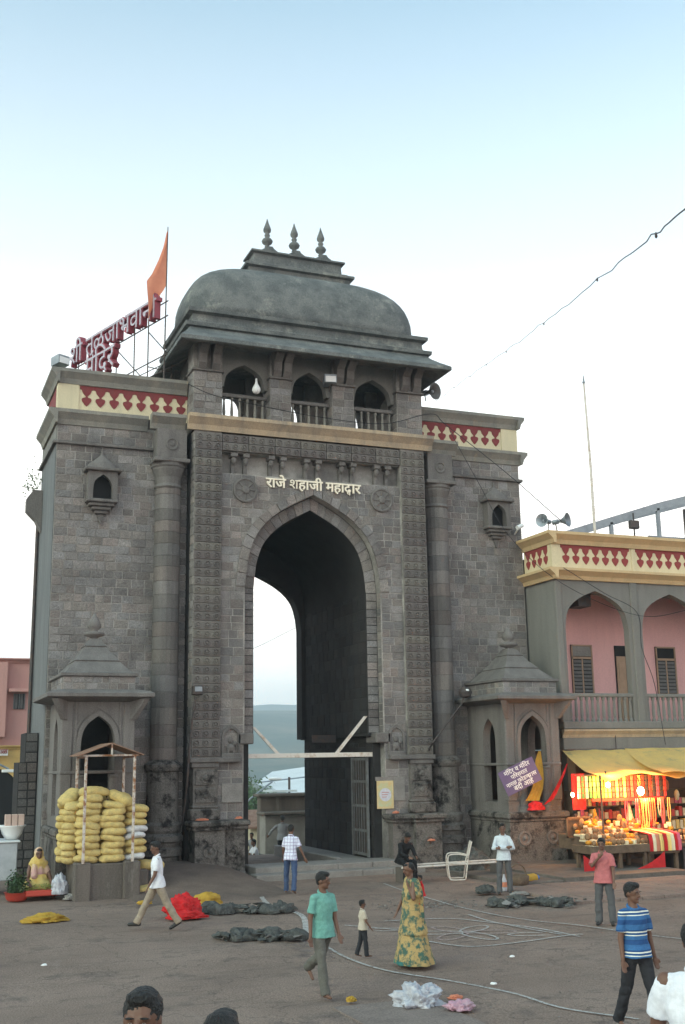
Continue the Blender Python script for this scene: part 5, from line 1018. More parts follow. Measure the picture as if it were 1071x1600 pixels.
# walkers
person('man in a sea green shirt and grey trousers walking barefoot, looking right', (-6.12, -16.75, 0), 35, 1.68, dict(lt=-.50, lk=.55, rt=.30, rk=.06, la=(.10, .10), ra=(.0, .22), le=(.25, .05), re=(.20, .1), lean=.03), top='green_shirt', bottom='trouser_grey', head_turn=radians(38), head_bow=.12, vox=.009)
person('man in a white shirt and tan trousers striding left past the sack pile', (-6.88, -9.18, 0), -78, 1.70, dict(lt=-.45, lk=.12, rt=.50, rk=.05, la=(.15, .10), ra=(-.05, .12), le=(.35, .1), re=(.4, .1), lean=.06), top='white_shirt', bottom='trouser_tan', shoes='shoe', head_turn=radians(10), head_bow=.25, build_=1.08)
person('toddler in a cream top and dark trousers walking beside the woman in a sari', (-4.42, -14.15, 0), 105, .90, dict(lt=-.12, lk=.2, rt=.12, rk=.05, la=(-.1, .2), ra=(.2, .15), le=(.5, .1), re=(.4, .1)), top='cream_top' if 'cream_top' in M else 'slab', bottom='trouser_dark', build_=1.12, vox=.012)
def bangle(root, J, D, bld): pass
person('man in a salmon shirt and grey trousers standing with one hand raised to his chin', (1.35, -12.86, 0), -22, 1.62, dict(lt=.02, lk=0, rt=.0, rk=.02, spread=.10, la=(.1, .14), ra=(.2, .2), le=(.2, .1), wr={-1: ((-.20, -.14, 1.17), (-.05, -.20, 1.33))}), top='pink_shirt', bottom='trouser_slate', shoes='shoe', build_=1.1, head_bow=.12)
person('man in a blue striped shirt and black trousers walking towards the camera at the right', (-3.46, -20.6, 0), 18, 1.70, dict(lt=.28, lk=.10, rt=-.22, rk=.30, spread=.05, la=(-.12, .20), ra=(.0, .16), le=(.25, .05), re=(.2, .1)), top='stripe_shirt', bottom='trouser_dark', head_turn=radians(22), head_bow=.10, vox=.009, shirt_hem=-.06)
person('man in a pale shirt standing with folded arms before the right shrine', (2.15, -7.41, 0), -4, 1.63, dict(lt=.03, rt=.03, spread=.10, wr={-1: ((-.25, -.08, 1.12), (.07, -.19, 1.15)), 1: ((.25, -.08, 1.12), (-.07, -.21, 1.13))}), top='pale_shirt', bottom='trouser_slate', sleeve='long', shoes='shoe', shirt_hem=-.10)
person('man in a white checked shirt and blue jeans walking away into the gateway', (-2.50, -4.75, 0), 168, 1.63, dict(lt=.12, lk=.05, rt=-.22, rk=.18, spread=.10, la=(.1, .18), ra=(.0, .38), le=(.3, .1), re=(.1, -.1), lean=.08), top='check_shirt', bottom='jeans', head_bow=.35)
person('man in a grey shirt walking down beyond the passage', (1.95, 9.2, -.52), 175, 1.70, dict(lt=.1, rt=-.1, la=(.2, .9), ra=(.2, .6), le=(.3, .1), re=(.2, .1), lean=.05), top='grey_shirt', bottom='trouser_dark', sleeve='long', build_=1.15, ground_=True)
# seated man in black on the pipe bench
person('man in black clothes sitting bowed on the pipe bench', (1.15, -3.55, 0), 28, 1.66, dict(hip=.52, lt=1.45, lk=1.45, rt=1.35, rk=1.35, spread=.12, lean=.42, la=(.55, .1), ra=(.55, .1), le=(.75, .45), re=(.75, .45)), top='black_cloth', bottom='black_cloth', sleeve='long', head_bow=.75, build_=1.1)
# people whose heads rise into the bottom of the frame stand on the steps in front of the camera
for i in range(4): MB().bbox(-22, 6, -60, -25.2 - .38 * i, -.3 + .14 * i, .14 * (i + 1), .02).build('viewing_steps', M['slab'], kind='structure')
person('man with short black hair whose face just shows at the bottom edge', (-11.0, -27.57, .56), -4, 1.71, dict(), top='grey_shirt', bottom='trouser_dark', vox=.006, head_bow=.05, skin='skin')
person('person whose dark hair just shows at the bottom edge', (-10.68, -27.72, .56), 170, 1.62, dict(), top='grey_shirt', bottom='trouser_dark', vox=.010, head_bow=.1)
person('man in white standing close by at the right bottom corner', (-7.50, -26.93, .56), 150, 1.70, dict(lean=.05, la=(.2, .3), ra=(.2, .3)), top='white_shirt', bottom='trouser_tan', sleeve='short', vox=.008, build_=1.28)
# people sitting beyond the passage
for k, (x, y, l, t) in enumerate(((.95, 9.3, 'person in white sitting on the ground beyond the left jamb', 'white_shirt'), (2.0, 13.2, 'person in a grey shirt sitting farther down beyond the passage', 'grey_shirt'))):
    person(l, (x, y, -.5), -60 + 40 * k, 1.6, dict(hip=.16, lt=1.5, lk=2.2, rt=1.5, rk=2.2, spread=.5, lean=.2, la=(.5, .1), ra=(.5, .1)), top=t, bottom='trouser_tan', ground_=False, lift=0)
# woman in the printed sari, carrying a child
def sari_extra(root, J, D, bld):
    s = MB(); rings = []; n = 40; hem = -.0; zs_ = [.015, .06, .22, .42, .62, .80, .95, 1.06]; rr = [(.36, .29), (.355, .285), (.31, .25), (.27, .215), (.235, .185), (.20, .16), (.175, .14), (.155, .12)]
    vs = []
    for i, (z, (rx, ry)) in enumerate(zip(zs_, rr)):
        for k in range(n):
            a = 2 * pi * k / n; w_ = 1 + (.045 * sin(a * 9 + z * 2) + .03 * sin(a * 5 + 1)) * (1 - i / 8); vs.append((1.12 * (1 + .12 * (z < .3)) * rx * w_ * cos(a), 1.2 * ry * w_ * sin(a) + .03 * (1 - z), z))
    m_ = len(zs_); s.add(vs, [(i * n + k, i * n + (k + 1) % n, (i + 1) * n + (k + 1) % n, (i + 1) * n + k) for i in range(m_ - 1) for k in range(n)]); bld(s, 'sari_skirt', M['sari'], smooth=True)
    b_ = MB(); vs = []
    for z, f in ((.012, 1.012), (.075, 1.010)):
        for k in range(n): a = 2 * pi * k / n; w_ = (1 + .045 * sin(a * 9 + z * 2) + .03 * sin(a * 5 + 1)) * f; rx, ry = (.436, .352) if z < .05 else (.426, .343); vs.append((rx * w_ * cos(a), ry * w_ * sin(a) + .03 * (1 - z), z))
    b_.add(vs, [(k, (k + 1) % n, n + (k + 1) % n, n + k) for k in range(n)]); bld(b_, 'sari_border', M['sari_border'], smooth=True)
    w = MB(); w.loft([((0, .02, .50), .31, .26, (1, 0, 0), (0, 1, 0)), ((0, .02, .56), .30, .25, (1, 0, 0), (0, 1, 0)), ((0, .02, .75), .235, .20, (1, 0, 0), (0, 1, 0)), ((0, .0, 1.0), .185, .155, (1, 0, 0), (0, 1, 0)), ((0, -.0, 1.2), .215, .165, (1, 0, 0), (0, 1, 0)), ((.0, 0, 1.36), .18, .115, (1, 0, 0), (0, 1, 0)), ((0, 0, 1.44), .08, .07, (1, 0, 0), (0, 1, 0))]); w.capsule((.12, .02, 1.38), (.20, .04, 1.20), .085, .075); w.capsule((-.12, .0, 1.38), (-.2, 0, 1.24), .08, .07)
    w.loft([((.10, .14, .42), .07, .03, (1, 0, 0), (0, 1, 0)), ((.10, .15, .8), .10, .04, (1, 0, 0), (0, 1, 0)), ((.11, .12, 1.2), .11, .05, (1, 0, 0), (0, 1, 0)), ((.12, .05, 1.42), .09, .05, (1, 0, 0), (0, 1, 0))]); bld(w, 'sari_wrap', M['sari'], remesh=.012, wob=(.016, 10))
    q = MB(); q.loft([((-.19, .0, .30), .05, .10, (1, 0, 0), (0, 1, 0)), ((-.20, .0, .5), .05, .11, (1, 0, 0), (0, 1, 0)), ((-.18, .0, .78), .04, .08, (1, 0, 0), (0, 1, 0))]); bld(q, 'blue_cloth', M['blue_cloth'], smooth=True)
person('woman in a yellow and green printed sari walking left with a child on her shoulder', (-3.98, -15.2, 0), -72, 1.56, dict(lt=.2, lk=.1, rt=-.1, rk=.1, spread=.03, lean=.03, ra=(.25, .15), re=(.2, .1), wr={1: ((.24, -.05, 1.12), (.16, -.10, 1.30))}), hair='bun', top=None, bottom=None, extra=sari_extra, head_bow=.25)
person('small child in red held against the shoulder of the woman in a sari', (-3.815, -15.265, 1.04), -75, .62, dict(hip=.2, lt=1.1, lk=1.9, rt=1.1, rk=1.9, spread=.25, la=(.3, .2), ra=(.3, .2), lean=.1), top='redcloth', bottom='redcloth', build_=1.15, vox=.014, ground_=False)
# seated woman vendor
def vendor_extra(root, J, D, bld):
    w = MB(); w.loft([((0, -.05, .02), .36, .40, (1, 0, 0), (0, 1, 0)), ((0, -.10, .16), .34, .38, (1, 0, 0), (0, 1, 0)), ((0, -.06, .28), .24, .24, (1, 0, 0), (0, 1, 0)), ((0, 0, .42), .19, .17, (1, 0, 0), (0, 1, 0)), ((0, -.04, .62), .20, .16, (1, 0, 0), (0, 1, 0)), ((0, -.05, .74), .10, .09, (1, 0, 0), (0, 1, 0))]); bld(w, 'sari_skirt', M['ochre_cloth'], remesh=.015, wob=(.02, 8))
    v = MB(); hc = D['hc']; v.ell(hc + Vector((0, .03, .02)), (.10, .115, .125)); v.capsule(hc + Vector((0, .06, -.05)), hc + Vector((0, .08, -.36)), .10, .20); v.capsule(hc + Vector((-.08, .0, -.12)), hc + Vector((-.1, -.12, -.42)), .05, .07); v.capsule(hc + Vector((.08, 0, -.12)), hc + Vector((.16, .02, -.34)), .05, .09)
    def cut(me):
        bm = bmesh.new(); bm.from_mesh(me); c = hc + Vector((0, -.13, -.01)); kill = [f for f in bm.faces if (f.calc_center_median() + Vector((0, 0, 0)) - c).length < .105]; bmesh.ops.delete(bm, geom=kill, context='FACES'); bm.to_mesh(me); bm.free()
    bld(v, 'head_cloth', M['pink_sari'], remesh=.012, wob=(.010, 12), post=cut)
person('woman in pink and ochre sari sitting behind a tray of greens at the left edge', (-8.42, -2.05, .06), 24, 2.12, dict(hip=.12, lt=1.45, lk=2.2, rt=1.45, rk=2.2, spread=.45, lean=.12, la=(.5, .25), ra=(.5, .25), le=(.8, .3), re=(.8, .3)), hair='bun', skin='skin', extra=vendor_extra, ground_=False, head_bow=.2)
# stall keeper
person('stall keeper in pale clothes sitting among the goods of the lit stall', (7.55, -2.35, .80), -10, 1.55, dict(hip=.12, lt=1.45, lk=2.2, rt=1.45, rk=2.2, spread=.45, lean=.15, la=(.6, .2), ra=(.6, .2), le=(.8, .3), re=(.8, .3)), top='yellowcream' if 'yellowcream' in M else 'white_shirt', bottom='white_shirt', ground_=False, head_bow=.3)
# ================================================================ sack pile, plinth and shelter frame
pln = thing('concrete_plinth', 'rough stepped concrete plinth carrying the yellow sacks', 'plinth', (-6.9, -3.2, 0))
MB().bbox(-7.66, -6.1, -3.35, -1.72, -.3, .84, .03).build('body', M['concrete'], pln, wob=(.012, 4))
for a, b in ((-7.70, -7.28), (-6.48, -6.05)): MB().bbox(a, b, -3.47, -3.0, -.3, .88, .04).build('corner_block', M['concrete'], pln, wob=(.012, 4))
MB().bbox(-6.1, -5.75, -3.0, -1.8, -.3, .62, .04).build('side_block', M['concrete'], pln)
def sack_mesh(seed, m):
    R_ = random.Random(seed); mb = MB(); n, k = 12, 9; L_, W_, H_ = .37, .24, .135
    for i in range(k + 1):
        t = -1 + 2 * i / k; e = .16 + .84 * max(.001, 1 - abs(t) ** 4) ** .5; c = Vector((t * L_, 0, .02 * sin(t * 2 + seed) - .012 * abs(t)))
        for j in range(n):
            a = 2 * pi * j / n; w_ = 1 + .07 * R_.uniform(-1, 1); y = W_ * e * w_ * math.copysign(abs(cos(a)) ** .75, cos(a)); z = H_ * (e ** .8) * w_ * math.copysign(abs(sin(a)) ** .8, sin(a)); mb.v.append((c.x, y, c.z + z))
    mb.f = [(i * n + j, i * n + (j + 1) % n, (i + 1) * n + (j + 1) % n, (i + 1) * n + j) for i in range(k) for j in range(n)] + [tuple(range(n)), tuple(k * n + j for j in range(n))]
    o = mb.build('woven_sack', m, smooth=True); me = o.data
    sd = o.modifiers.new('s', 'SUBSURF'); sd.levels = 1; COL.objects.unlink(o); m2, _ = evaluate(o); bpy.data.objects.remove(o)
    wobble(m2, lambda p: .022 * noise.noise(p * 7 + Vector((seed, 0, 0))) + .010 * noise.noise(p * 20 + Vector((seed, 0, 0))))
    return m2
SM = [sack_mesh(s, M['sack']) for s in range(6)]; SW = [sack_mesh(s + 20, M['sackwhite']) for s in range(2)]
NUM = ['bottom', 'second', 'third', 'fourth', 'fifth', 'sixth', 'seventh', 'eighth', 'ninth', 'tenth', 'eleventh', 'twelfth']
def sack(x, y, z, rz, label, white=False, tilt=0, s=1.0, roll=0):
    me = RND.choice(SW if white else SM); o = bpy.data.objects.new('woven_sack', me); COL.objects.link(o); o.location = (x, y, z); o.rotation_euler = (roll, tilt, rz); o.scale = (s * RND.uniform(1.02, 1.16), s * 1.05, s * RND.uniform(.90, 1.12)); o['label'] = label; o['category'] = 'sack'; o['group'] = 'sacks stacked on the plinth'
def column(x, y, rz, n, where, whites=(), z0=.86, s=.82, p=.163):
    for k in range(n):
        wcol = 'white' if k in whites else 'yellow'
        nm = NUM[k] + (' from the bottom' if k else '') if k < n - 1 else 'topmost'
        sack(x + RND.uniform(-.05, .05), y + RND.uniform(-.03, .03), z0 + .09 + k * p, rz + RND.uniform(-.22, .22), '%s sack, %s in the %s' % (wcol, nm, where), k in whites, RND.uniform(-.16, .16), s)
column(-7.34, -3.12, .0, 10, 'left front column between the posts'); column(-6.75, -3.14, .0, 9, 'right front column between the posts')
column(-7.70, -2.82, 1.15, 9, 'column at the left corner of the pile'); column(-7.80, -2.25, 1.45, 9, 'column behind the left corner of the pile'); column(-6.14, -2.98, .15, 7, 'short right column outside the post', (0, 3, 4), s=.74, p=.172)
column(-7.1, -2.5, .05, 10, 'hidden back column of the pile'); column(-6.5, -2.5, .05, 10, 'back column behind the right front one')
sack(-7.2, -3.0, 2.58, .3, 'yellow woven sack lying on top of the left front column'); sack(-6.50, -3.02, 2.42, -.3, 'yellow woven sack slumped across the top of the right front column', tilt=.45); sack(-7.75, -2.6, 2.46, .9, 'yellow woven sack leaning at the top left corner of the pile', tilt=-.5); sack(-6.10, -2.95, 2.16, .2, 'big yellow woven sack crowning the short right column', tilt=.1, s=.92)
sack(-5.62, -2.55, .70, .2, 'yellow woven sack lying on the side block right of the pile'); sack(-5.80, -2.95, .12, .4, 'yellow woven sack on the ground beside the plinth', s=.8)
fr = thing('sack_shelter', 'rusty white pipe frame with small pitched sheet roof over the sacks', 'shelter', (-6.9, -3.4, .85))
for x, y in ((-7.50, -3.46), (-6.27, -3.46), (-7.50, -2.0), (-6.27, -2.0)):
    pp = MB(); pp.bbox(x - .033, x + .033, y - .033, y + .033, .86, 3.48, .008); pp.build('post', M['rustiron'], fr)
for y in (-3.46, -2.0):
    for z in (3.46, 2.35) if y > -3 else (3.46,): MB().bbox(-7.62, -6.15, y - .02, y + .02, z, z + .05, .006).build('rail', M['rustiron'] if z > 3 else M['rust'], fr)
for x in (-7.5, -6.27): MB().box(x - .015, x + .015, -3.43, -2.03, 3.42, 3.46).build('rail', M['rust'], fr)
for sx in (-1, 1):
    mb = MB(); xr = -6.88; mb.add([(xr, -3.62, 3.80), (xr + sx * .82, -3.62, 3.50), (xr + sx * .82, -1.9, 3.50), (xr, -1.9, 3.80)] + [(xr, -3.62, 3.775), (xr + sx * .82, -3.62, 3.475), (xr + sx * .82, -1.9, 3.475), (xr, -1.9, 3.775)], [(0, 1, 2, 3), (4, 7, 6, 5), (0, 4, 5, 1), (1, 5, 6, 2), (2, 6, 7, 3)]); mb.build('roof_sheet', M['rust'], fr)
MB().bbox(-6.9, -6.86, -3.60, -3.56, 3.5, 3.78, .005).build('king_post', M['rustiron'], fr)
# cart with bowl and boxes at the far left
ct = thing('vending_cart', 'pale metal vending cart with a white bowl at the left edge', 'cart', (-9.1, -.8, 0)); MB().bbox(-10.4, -8.86, -1.3, -.2, .35, 1.30, .02).build('body', M['zincdark'], ct)
for x, y in ((-10.3, -1.2), (-8.95, -1.2), (-8.95, -.3)): MB().box(x - .03, x + .03, y - .03, y + .03, -.05, .35).build('leg', M['iron'], ct)
MB().bbox(-10.45, -8.80, -1.35, -.15, 1.30, 1.35, .015).build('top', M['zinc'], ct)
o = thing('bowl', 'wide white enamel bowl standing on the cart', 'bowl', (-9.0, -.8, 1.36)); MB().lathe([(.16, 1.36), (.26, 1.5), (.31, 1.66), (.36, 1.70), (.36, 1.72), (.29, 1.70), (.1, 1.66)], (-8.98, -.85, 0), 18).build('bowl_shell', M['white'], o, smooth=True)
for k in range(3): o = MB().bbox(-9.18 + k * .17, -9.03 + k * .17, -1.0, -.78, 1.70, 2.0, .012).build('carton', mat('pale_pink_carton', (.52, .38, .33), .7, (.46, .33, .28), 5) if k == 0 else bpy.data.materials['pale_pink_carton']); o['label'] = 'small pale pink carton, %s of three on the rim of the bowl' % ('leftmost', 'middle one', 'rightmost')[k]; o['category'] = 'carton'; o['group'] = 'cartons on the bowl'
o = MB().lathe([(.10, 1.36), (.20, 1.48), (.24, 1.62), (.2, 1.61)], (-9.55, -.9, 0), 16).build('bowl', M['zincdark'], smooth=True); o['label'] = 'grey metal bowl cut by the left edge on the cart'; o['category'] = 'bowl'
# greens tray, basin, bags by the woman
ty = thing('greens_tray', 'flat orange red tray heaped with small green leaves', 'tray', (-8.3, -2.9, .1)); MB().bbox(-8.80, -7.95, -3.0, -2.35, .10, .24, .02).build('tray_box', M['red_plastic'], ty)
g_ = MB(); R3 = random.Random(5)
for k in range(700):
    x, y = R3.uniform(-8.78, -7.97), R3.uniform(-2.98, -2.37); z = .24 + .12 * (1 - ((x + 8.37) / .42) ** 2) * R3.random(); a = R3.uniform(0, 6.28); s_ = .035; g_.add([(x, y, z), (x + s_ * cos(a), y + s_ * sin(a), z + R3.uniform(-.01, .03)), (x + s_ * cos(a + 1.2), y + s_ * sin(a + 1.2), z + .01)], [(0, 1, 2)])
o = g_.build('loose_greens', mat('fresh_greens', (.16, .24, .05), .6, (.24, .26, .07), 20), fixn=False, kind='stuff'); o.parent = ty; o.location = -wpos(ty)
bs = thing('basin', 'round red plastic basin holding a dark green bundle', 'basin', (-8.95, -2.6, 0)); MB().lathe([(.20, .0), (.26, .06), (.30, .20), (.32, .21), (.28, .20), (.22, .08)], (-8.98, -2.75, 0), 18).build('basin_shell', M['red_plastic'], bs, smooth=True)
b2 = thing('green_bundle', 'dark green leafy bundle standing in the red basin', 'greens', (-8.98, -2.75, .2)); gb = MB()
for k in range(900):
    p = Vector((-8.98 + R3.gauss(0, .10), -2.75 + R3.gauss(0, .10), .38 + R3.gauss(0, .12))); a = R3.uniform(0, 6.28); s_ = .06; gb.add([p, p + Vector((s_ * cos(a), s_ * sin(a), .02)), p + Vector((s_ * cos(a + 1), s_ * sin(a + 1), -.03))], [(0, 1, 2)])
gb.ell((-8.98, -2.75, .36), (.13, .13, .2)); gb.build('leaves', M['leafdark'], b2, fixn=False)
def crumple(name, label, cat, x, y, z, rx, ry, rz_, m, seed, amp=.35, group=None, sub=5):
    bm = bmesh.new(); bmesh.ops.create_icosphere(bm, subdivisions=sub, radius=1)
    for v in bm.verts:
        p = v.co.copy(); q = 1 + amp * noise.noise(p * 2.2 + Vector((seed, 0, 0))) + amp * .6 * abs(noise.noise(p * 5 + Vector((0, seed, 0)))) + amp * .25 * noise.noise(p * 11 + Vector((0, seed, 2))); v.co = Vector((p.x * rx * q, p.y * ry * q, max(-.2, p.z * q) * rz_))
    me = bpy.data.meshes.new(name); bm.to_mesh(me); bm.free(); me.materials.append(m); me.polygons.foreach_set('use_smooth', [True] * len(me.polygons)); o = bpy.data.objects.new(name, me); COL.objects.link(o); o.location = (x, y, z); o['label'] = label; o['category'] = cat
    if group: o['group'] = group
    return o
crumple('plastic_bag', 'puffed pale plastic bag standing beside the tray of greens', 'bag', -7.98, -2.95, .20, .20, .16, .36, M['bagplastic'], 3); crumple('paper_scrap', 'crumpled white paper on the ground beside the plastic bag', 'paper', -7.72, -3.15, .03, .16, .12, .10, M['slab'], 9)
crumple('cloth_scrap', 'flat crumpled yellow cloth lying alone on the road at the left', 'cloth', -8.80, -6.9, .03, .40, .24, .12, M['yellowcloth'], 12, .5)
# red bundle, yellow bag and dark heaps by the mound
crumple('cloth_bundle', 'bright red cloth bundle on the road behind the striding man', 'cloth', -5.98, -7.7, .10, .34, .24, .32, M['redcloth'], 4, .5); crumple('cloth_bundle', 'lower red cloth lump at the foot of the bright red bundle', 'cloth', -6.0, -8.1, .05, .36, .16, .12, M['redcloth'], 14, .5)
crumple('cloth_bundle', 'small yellow bag lying between the red bundle and the dark rags', 'bag', -5.05, -6.2, .10, .34, .2, .20, M['yellowcloth'], 6, .3); crumple('cloth_scrap', 'small yellow scrap at the foot of the plinth', 'cloth', -6.3, -5.2, .04, .16, .12, .07, M['yellowcloth'], 31, .4)
def heap(label, pts, m, n, spread, s0, s1, seed, m2=None, hgt=.14, nm='rag_heap', cat='rags'):
    R_ = random.Random(seed); o = thing(nm, label, cat, (pts[0][0], pts[0][1], 0)); P_ = catmull([(x, y, 0) for x, y in pts], 8); parts = {}
    for k in range(n):
        c = R_.choice(P_) + Vector((R_.gauss(0, spread), R_.gauss(0, spread), 0)); s_ = R_.uniform(s0, s1); mm = m2 if (m2 and R_.random() < .22) else m; mb = parts.setdefault(mm, MB())
        h = R_.uniform(.3, .9) * s_; z = gz(c.x, c.y) + R_.uniform(0, hgt) * .7; vs = []
        for j in range(9): a = R_.uniform(0, 6.28); r_ = s_ * R_.uniform(.4, 1.1); vs.append((c.x + r_ * cos(a), c.y + r_ * sin(a) * .8, z + R_.uniform(0, h)))
        bm = bmesh.new(); [bm.verts.new(v) for v in vs]; bmesh.ops.convex_hull(bm, input=bm.verts); loose = [v for v in bm.verts if not v.link_faces]; bmesh.ops.delete(bm, geom=loose, context='VERTS'); bm.verts.index_update(); mb.add([tuple(v.co) for v in bm.verts], [tuple(v.index for v in f.verts) for f in bm.faces]); bm.free()
    for i, (mm, mb) in enumerate(parts.items()): mb.build('scraps', M[mm], o, kind='stuff')
    if nm == 'rag_heap':
        cl = MB()
        for k in range(n // 6):
            c = R_.choice(P_) + Vector((R_.gauss(0, spread), R_.gauss(0, spread), 0)); s_ = R_.uniform(s0 * 1.6, s1 * 1.35); bm = bmesh.new(); bmesh.ops.create_icosphere(bm, subdivisions=3, radius=1); rz = R_.uniform(0, 3)
            for v in bm.verts:
                q_ = v.co.copy(); w_ = 1 + .55 * noise.noise(q_ * 2.1 + Vector((k, seed, 0))) + .4 * abs(noise.noise(q_ * 5 + Vector((seed, k, 0)))); x_, y_ = q_.x * s_ * 1.3 * w_, q_.y * s_ * .8 * w_; v.co = Vector((c.x + x_ * cos(rz) - y_ * sin(rz), c.y + x_ * sin(rz) + y_ * cos(rz), gz(c.x, c.y) + max(-.1, q_.z * w_) * s_ * .8 + .03))
            bm.verts.index_update(); cl.add([tuple(v.co) for v in bm.verts], [tuple(v.index for v in f.verts) for f in bm.faces]); bm.free()
        cl.build('crumpled_cloths', M[m], o, kind='stuff', smooth=True, fixn=False)
heap('long heap of dark rags from the red bundle to the chalk line', [(-5.4, -7.0), (-4.9, -7.4), (-4.3, -7.5), (-3.85, -7.9)], 'rag', 110, .16, .05, .17, 1, 'rubble', .2)
heap('second heap of dark rags in the middle of the road', [(-6.0, -11.1), (-5.4, -11.3), (-4.85, -11.8)], 'rag', 110, .16, .05, .16, 2, 'rubble', .14)
heap('heap of dark rags and rubble before the right shrine', [(1.0, -9.4), (1.7, -9.3), (2.5, -10.1)], 'rag', 90, .17, .05, .16, 3, 'slab', .14)
heap('low scatter of grey rubble behind the chalk drawing', [(-1.2, -8.1), (-.4, -8.3), (.2, -8.6)], 'rubble', 260, .42, .015, .05, 4, None, .02, 'rubble_scatter', 'rubble'); heap('scatter of rubble and litter on the pavement edge by the shrine', [(2.8, -8.0), (3.8, -7.6), (4.6, -7.4)], 'rubble', 200, .4, .02, .07, 5, 'slab', .03, 'rubble_scatter', 'rubble')
heap('sparse litter and pebbles across the near road', [(-8, -19), (-5.5, -18.6), (-3.6, -17.8), (-1, -15)], 'rubble', 240, .9, .008, .022, 6, 'slab', .005, 'litter_scatter', 'litter')
crumple('plastic_bag', 'crumpled pale grey plastic bag in the litter on the near road', 'bag', -5.18, -17.95, .05, .30, .24, .20, M['bagplastic'], 21, .55); crumple('plastic_bag', 'small pink plastic bag beside the pale bag on the near road', 'bag', -4.83, -18.5, .04, .17, .14, .09, mat('pink_plastic', (.50, .25, .33), .4, (.42, .30, .36), 6), 22, .5)
crumple('paper_scrap', 'orange wrapper lying on top of the pink plastic bag', 'wrapper', -4.75, -18.2, .10, .10, .06, .04, M['saffron'], 23, .5); crumple('paper_scrap', 'yellow flower scrap on the road behind the walking man', 'flower', -5.95, -17.4, .03, .06, .05, .05, M['yellowcloth'], 24, .5)
for (x, y, l) in ((-3.6, -17.2, 'white paper bit near the lower chalk curve'), (-2.2, -15.3, 'white paper bit right of the chalk drawing'), (-9.5, -12.5, 'tiny white paper bit on the empty road at left')): crumple('paper_bit', l, 'litter', x, y, .02, .05, .04, .025, M['white'], x, .4, sub=2)
# chair and pipe bench by the pedestal
ch = thing('metal_armchair', 'white tubular metal armchair standing sideways at the pipe bench', 'chair', (2.75, -3.9, 0)); cxm = Vector((2.72, -3.85, 0)); ax_ = unit((-.93, .37, 0)); ay = unit((.37, .93, 0))
def cp(f, s, z): p = cxm + ax_ * f * .86 + ay * s; return (p.x, p.y, z)
for s in (-.27, .27):
    MB().tube([Vector(p) for p in catmull([cp(-.28, s, .55), cp(-.26, s, .45), cp(-.20, s, .12), cp(-.18, s, .03), cp(.0, s, .02), cp(.26, s, .02), cp(.32, s, .08), cp(.36, s, .40), cp(.36, s, .60), cp(.28, s, .68), cp(.0, s, .69), cp(-.30, s, .64)], 5)], .018, 6).build('side_frame', M['whiteiron'], ch, smooth=True)
    MB().tube([cp(-.42, s * .85, 1.02), cp(-.30, s * .85, .62), cp(-.24, s * .85, .42), cp(.32, s * .85, .44)], .017, 6).build('back_frame', M['whiteiron'], ch)
mb = MB(); mb.add([cp(-.23, -.22, .43), cp(-.23, .22, .43), cp(.32, .22, .45), cp(.32, -.22, .45), cp(-.23, -.22, .41), cp(-.23, .22, .41), cp(.32, .22, .43), cp(.32, -.22, .43)], [(0, 1, 2, 3), (4, 7, 6, 5), (0, 4, 5, 1), (1, 5, 6, 2), (2, 6, 7, 3), (3, 7, 4, 0)]); mb.build('seat', M['whiteiron'], ch)
mb = MB(); mb.add([cp(-.42, -.23, 1.02), cp(-.42, .23, 1.02), cp(-.27, .23, .58), cp(-.27, -.23, .58), cp(-.445, -.23, 1.01), cp(-.445, .23, 1.01), cp(-.295, .23, .57), cp(-.295, -.23, .57)], [(0, 1, 2, 3), (4, 7, 6, 5), (0, 4, 5, 1), (1, 5, 6, 2), (2, 6, 7, 3), (3, 7, 4, 0)]); mb.build('backrest', M['whiteiron'], ch)
bn = thing('pipe_bench', 'long low bench of two pale pipes in front of the right pedestal', 'bench', (2.5, -3.7, 0))
MB().tube([(.95, -3.95, .40), (4.15, -3.95, .42)], .028, 8).build('pipe', M['whiteiron'], bn); MB().tube([(1.3, -3.35, .40), (4.3, -3.35, .42)], .028, 8).build('pipe', M['whiteiron'], bn)
for x in (1.1, 4.05): MB().bbox(x - .06, x + .06, -4.0, -3.3, -.1, .37, .02).build('support', M['concrete'], bn)
bk = thing('basket', 'round dark woven basket on the ground behind the man with folded arms', 'basket', (3.2, -6.1, 0)); MB().lathe([(.20, 0), (.28, .10), (.30, .26), (.27, .28), (.24, .16)], (3.25, -6.15, 0), 16).build('basket_shell', M['wood'], bk, smooth=True); MB().tube(catmull([(2.98, -6.15, .27), (3.08, -6.15, .48), (3.25, -6.15, .55), (3.42, -6.15, .48), (3.52, -6.15, .27)], 4), .018, 6).build('handle', M['wood'], bk)
o = MB(); o.capsule((3.62, -5.9, .14), (3.98, -5.72, .14), .12, .12, 12); q = o.build('jerry_can', M['yellowcloth'], smooth=True, label='yellow plastic can lying on its side near the basket', cat='can'); MB().tube([(4.02, -5.70, .14), (4.16, -5.63, .14)], .06, 8).build('cap', M['blue_cloth'], q)
bo = thing('bottle', 'plastic bottle with orange label standing behind the folded arms man', 'bottle', (2.45, -6.9, 0)); MB().lathe([(.06, 0), (.065, .03), (.065, .24), (.03, .34), (.022, .40)], (2.45, -6.85, 0), 12).build('bottle_shell', M['bagplastic'], bo, smooth=True); MB().lathe([(.068, .10), (.068, .22)], (2.45, -6.85, 0), 12).build('label_band', M['saffron'], bo)
crumple('cloth_bundle', 'dark bundle at the feet of the man with folded arms', 'bundle', 1.75, -7.15, .05, .24, .18, .14, M['rag'], 33, .4); crumple('cloth_bundle', 'dark heap of sacks against the pedestal behind the chair', 'bundle', 3.9, -2.3, .08, .62, .5, .55, M['rag'], 37, .35); crumple('stone_lump', 'flat pale stone at the feet of the man with folded arms', 'stone', 2.35, -7.75, .02, .25, .14, .06, M['slab'], 38, .2)
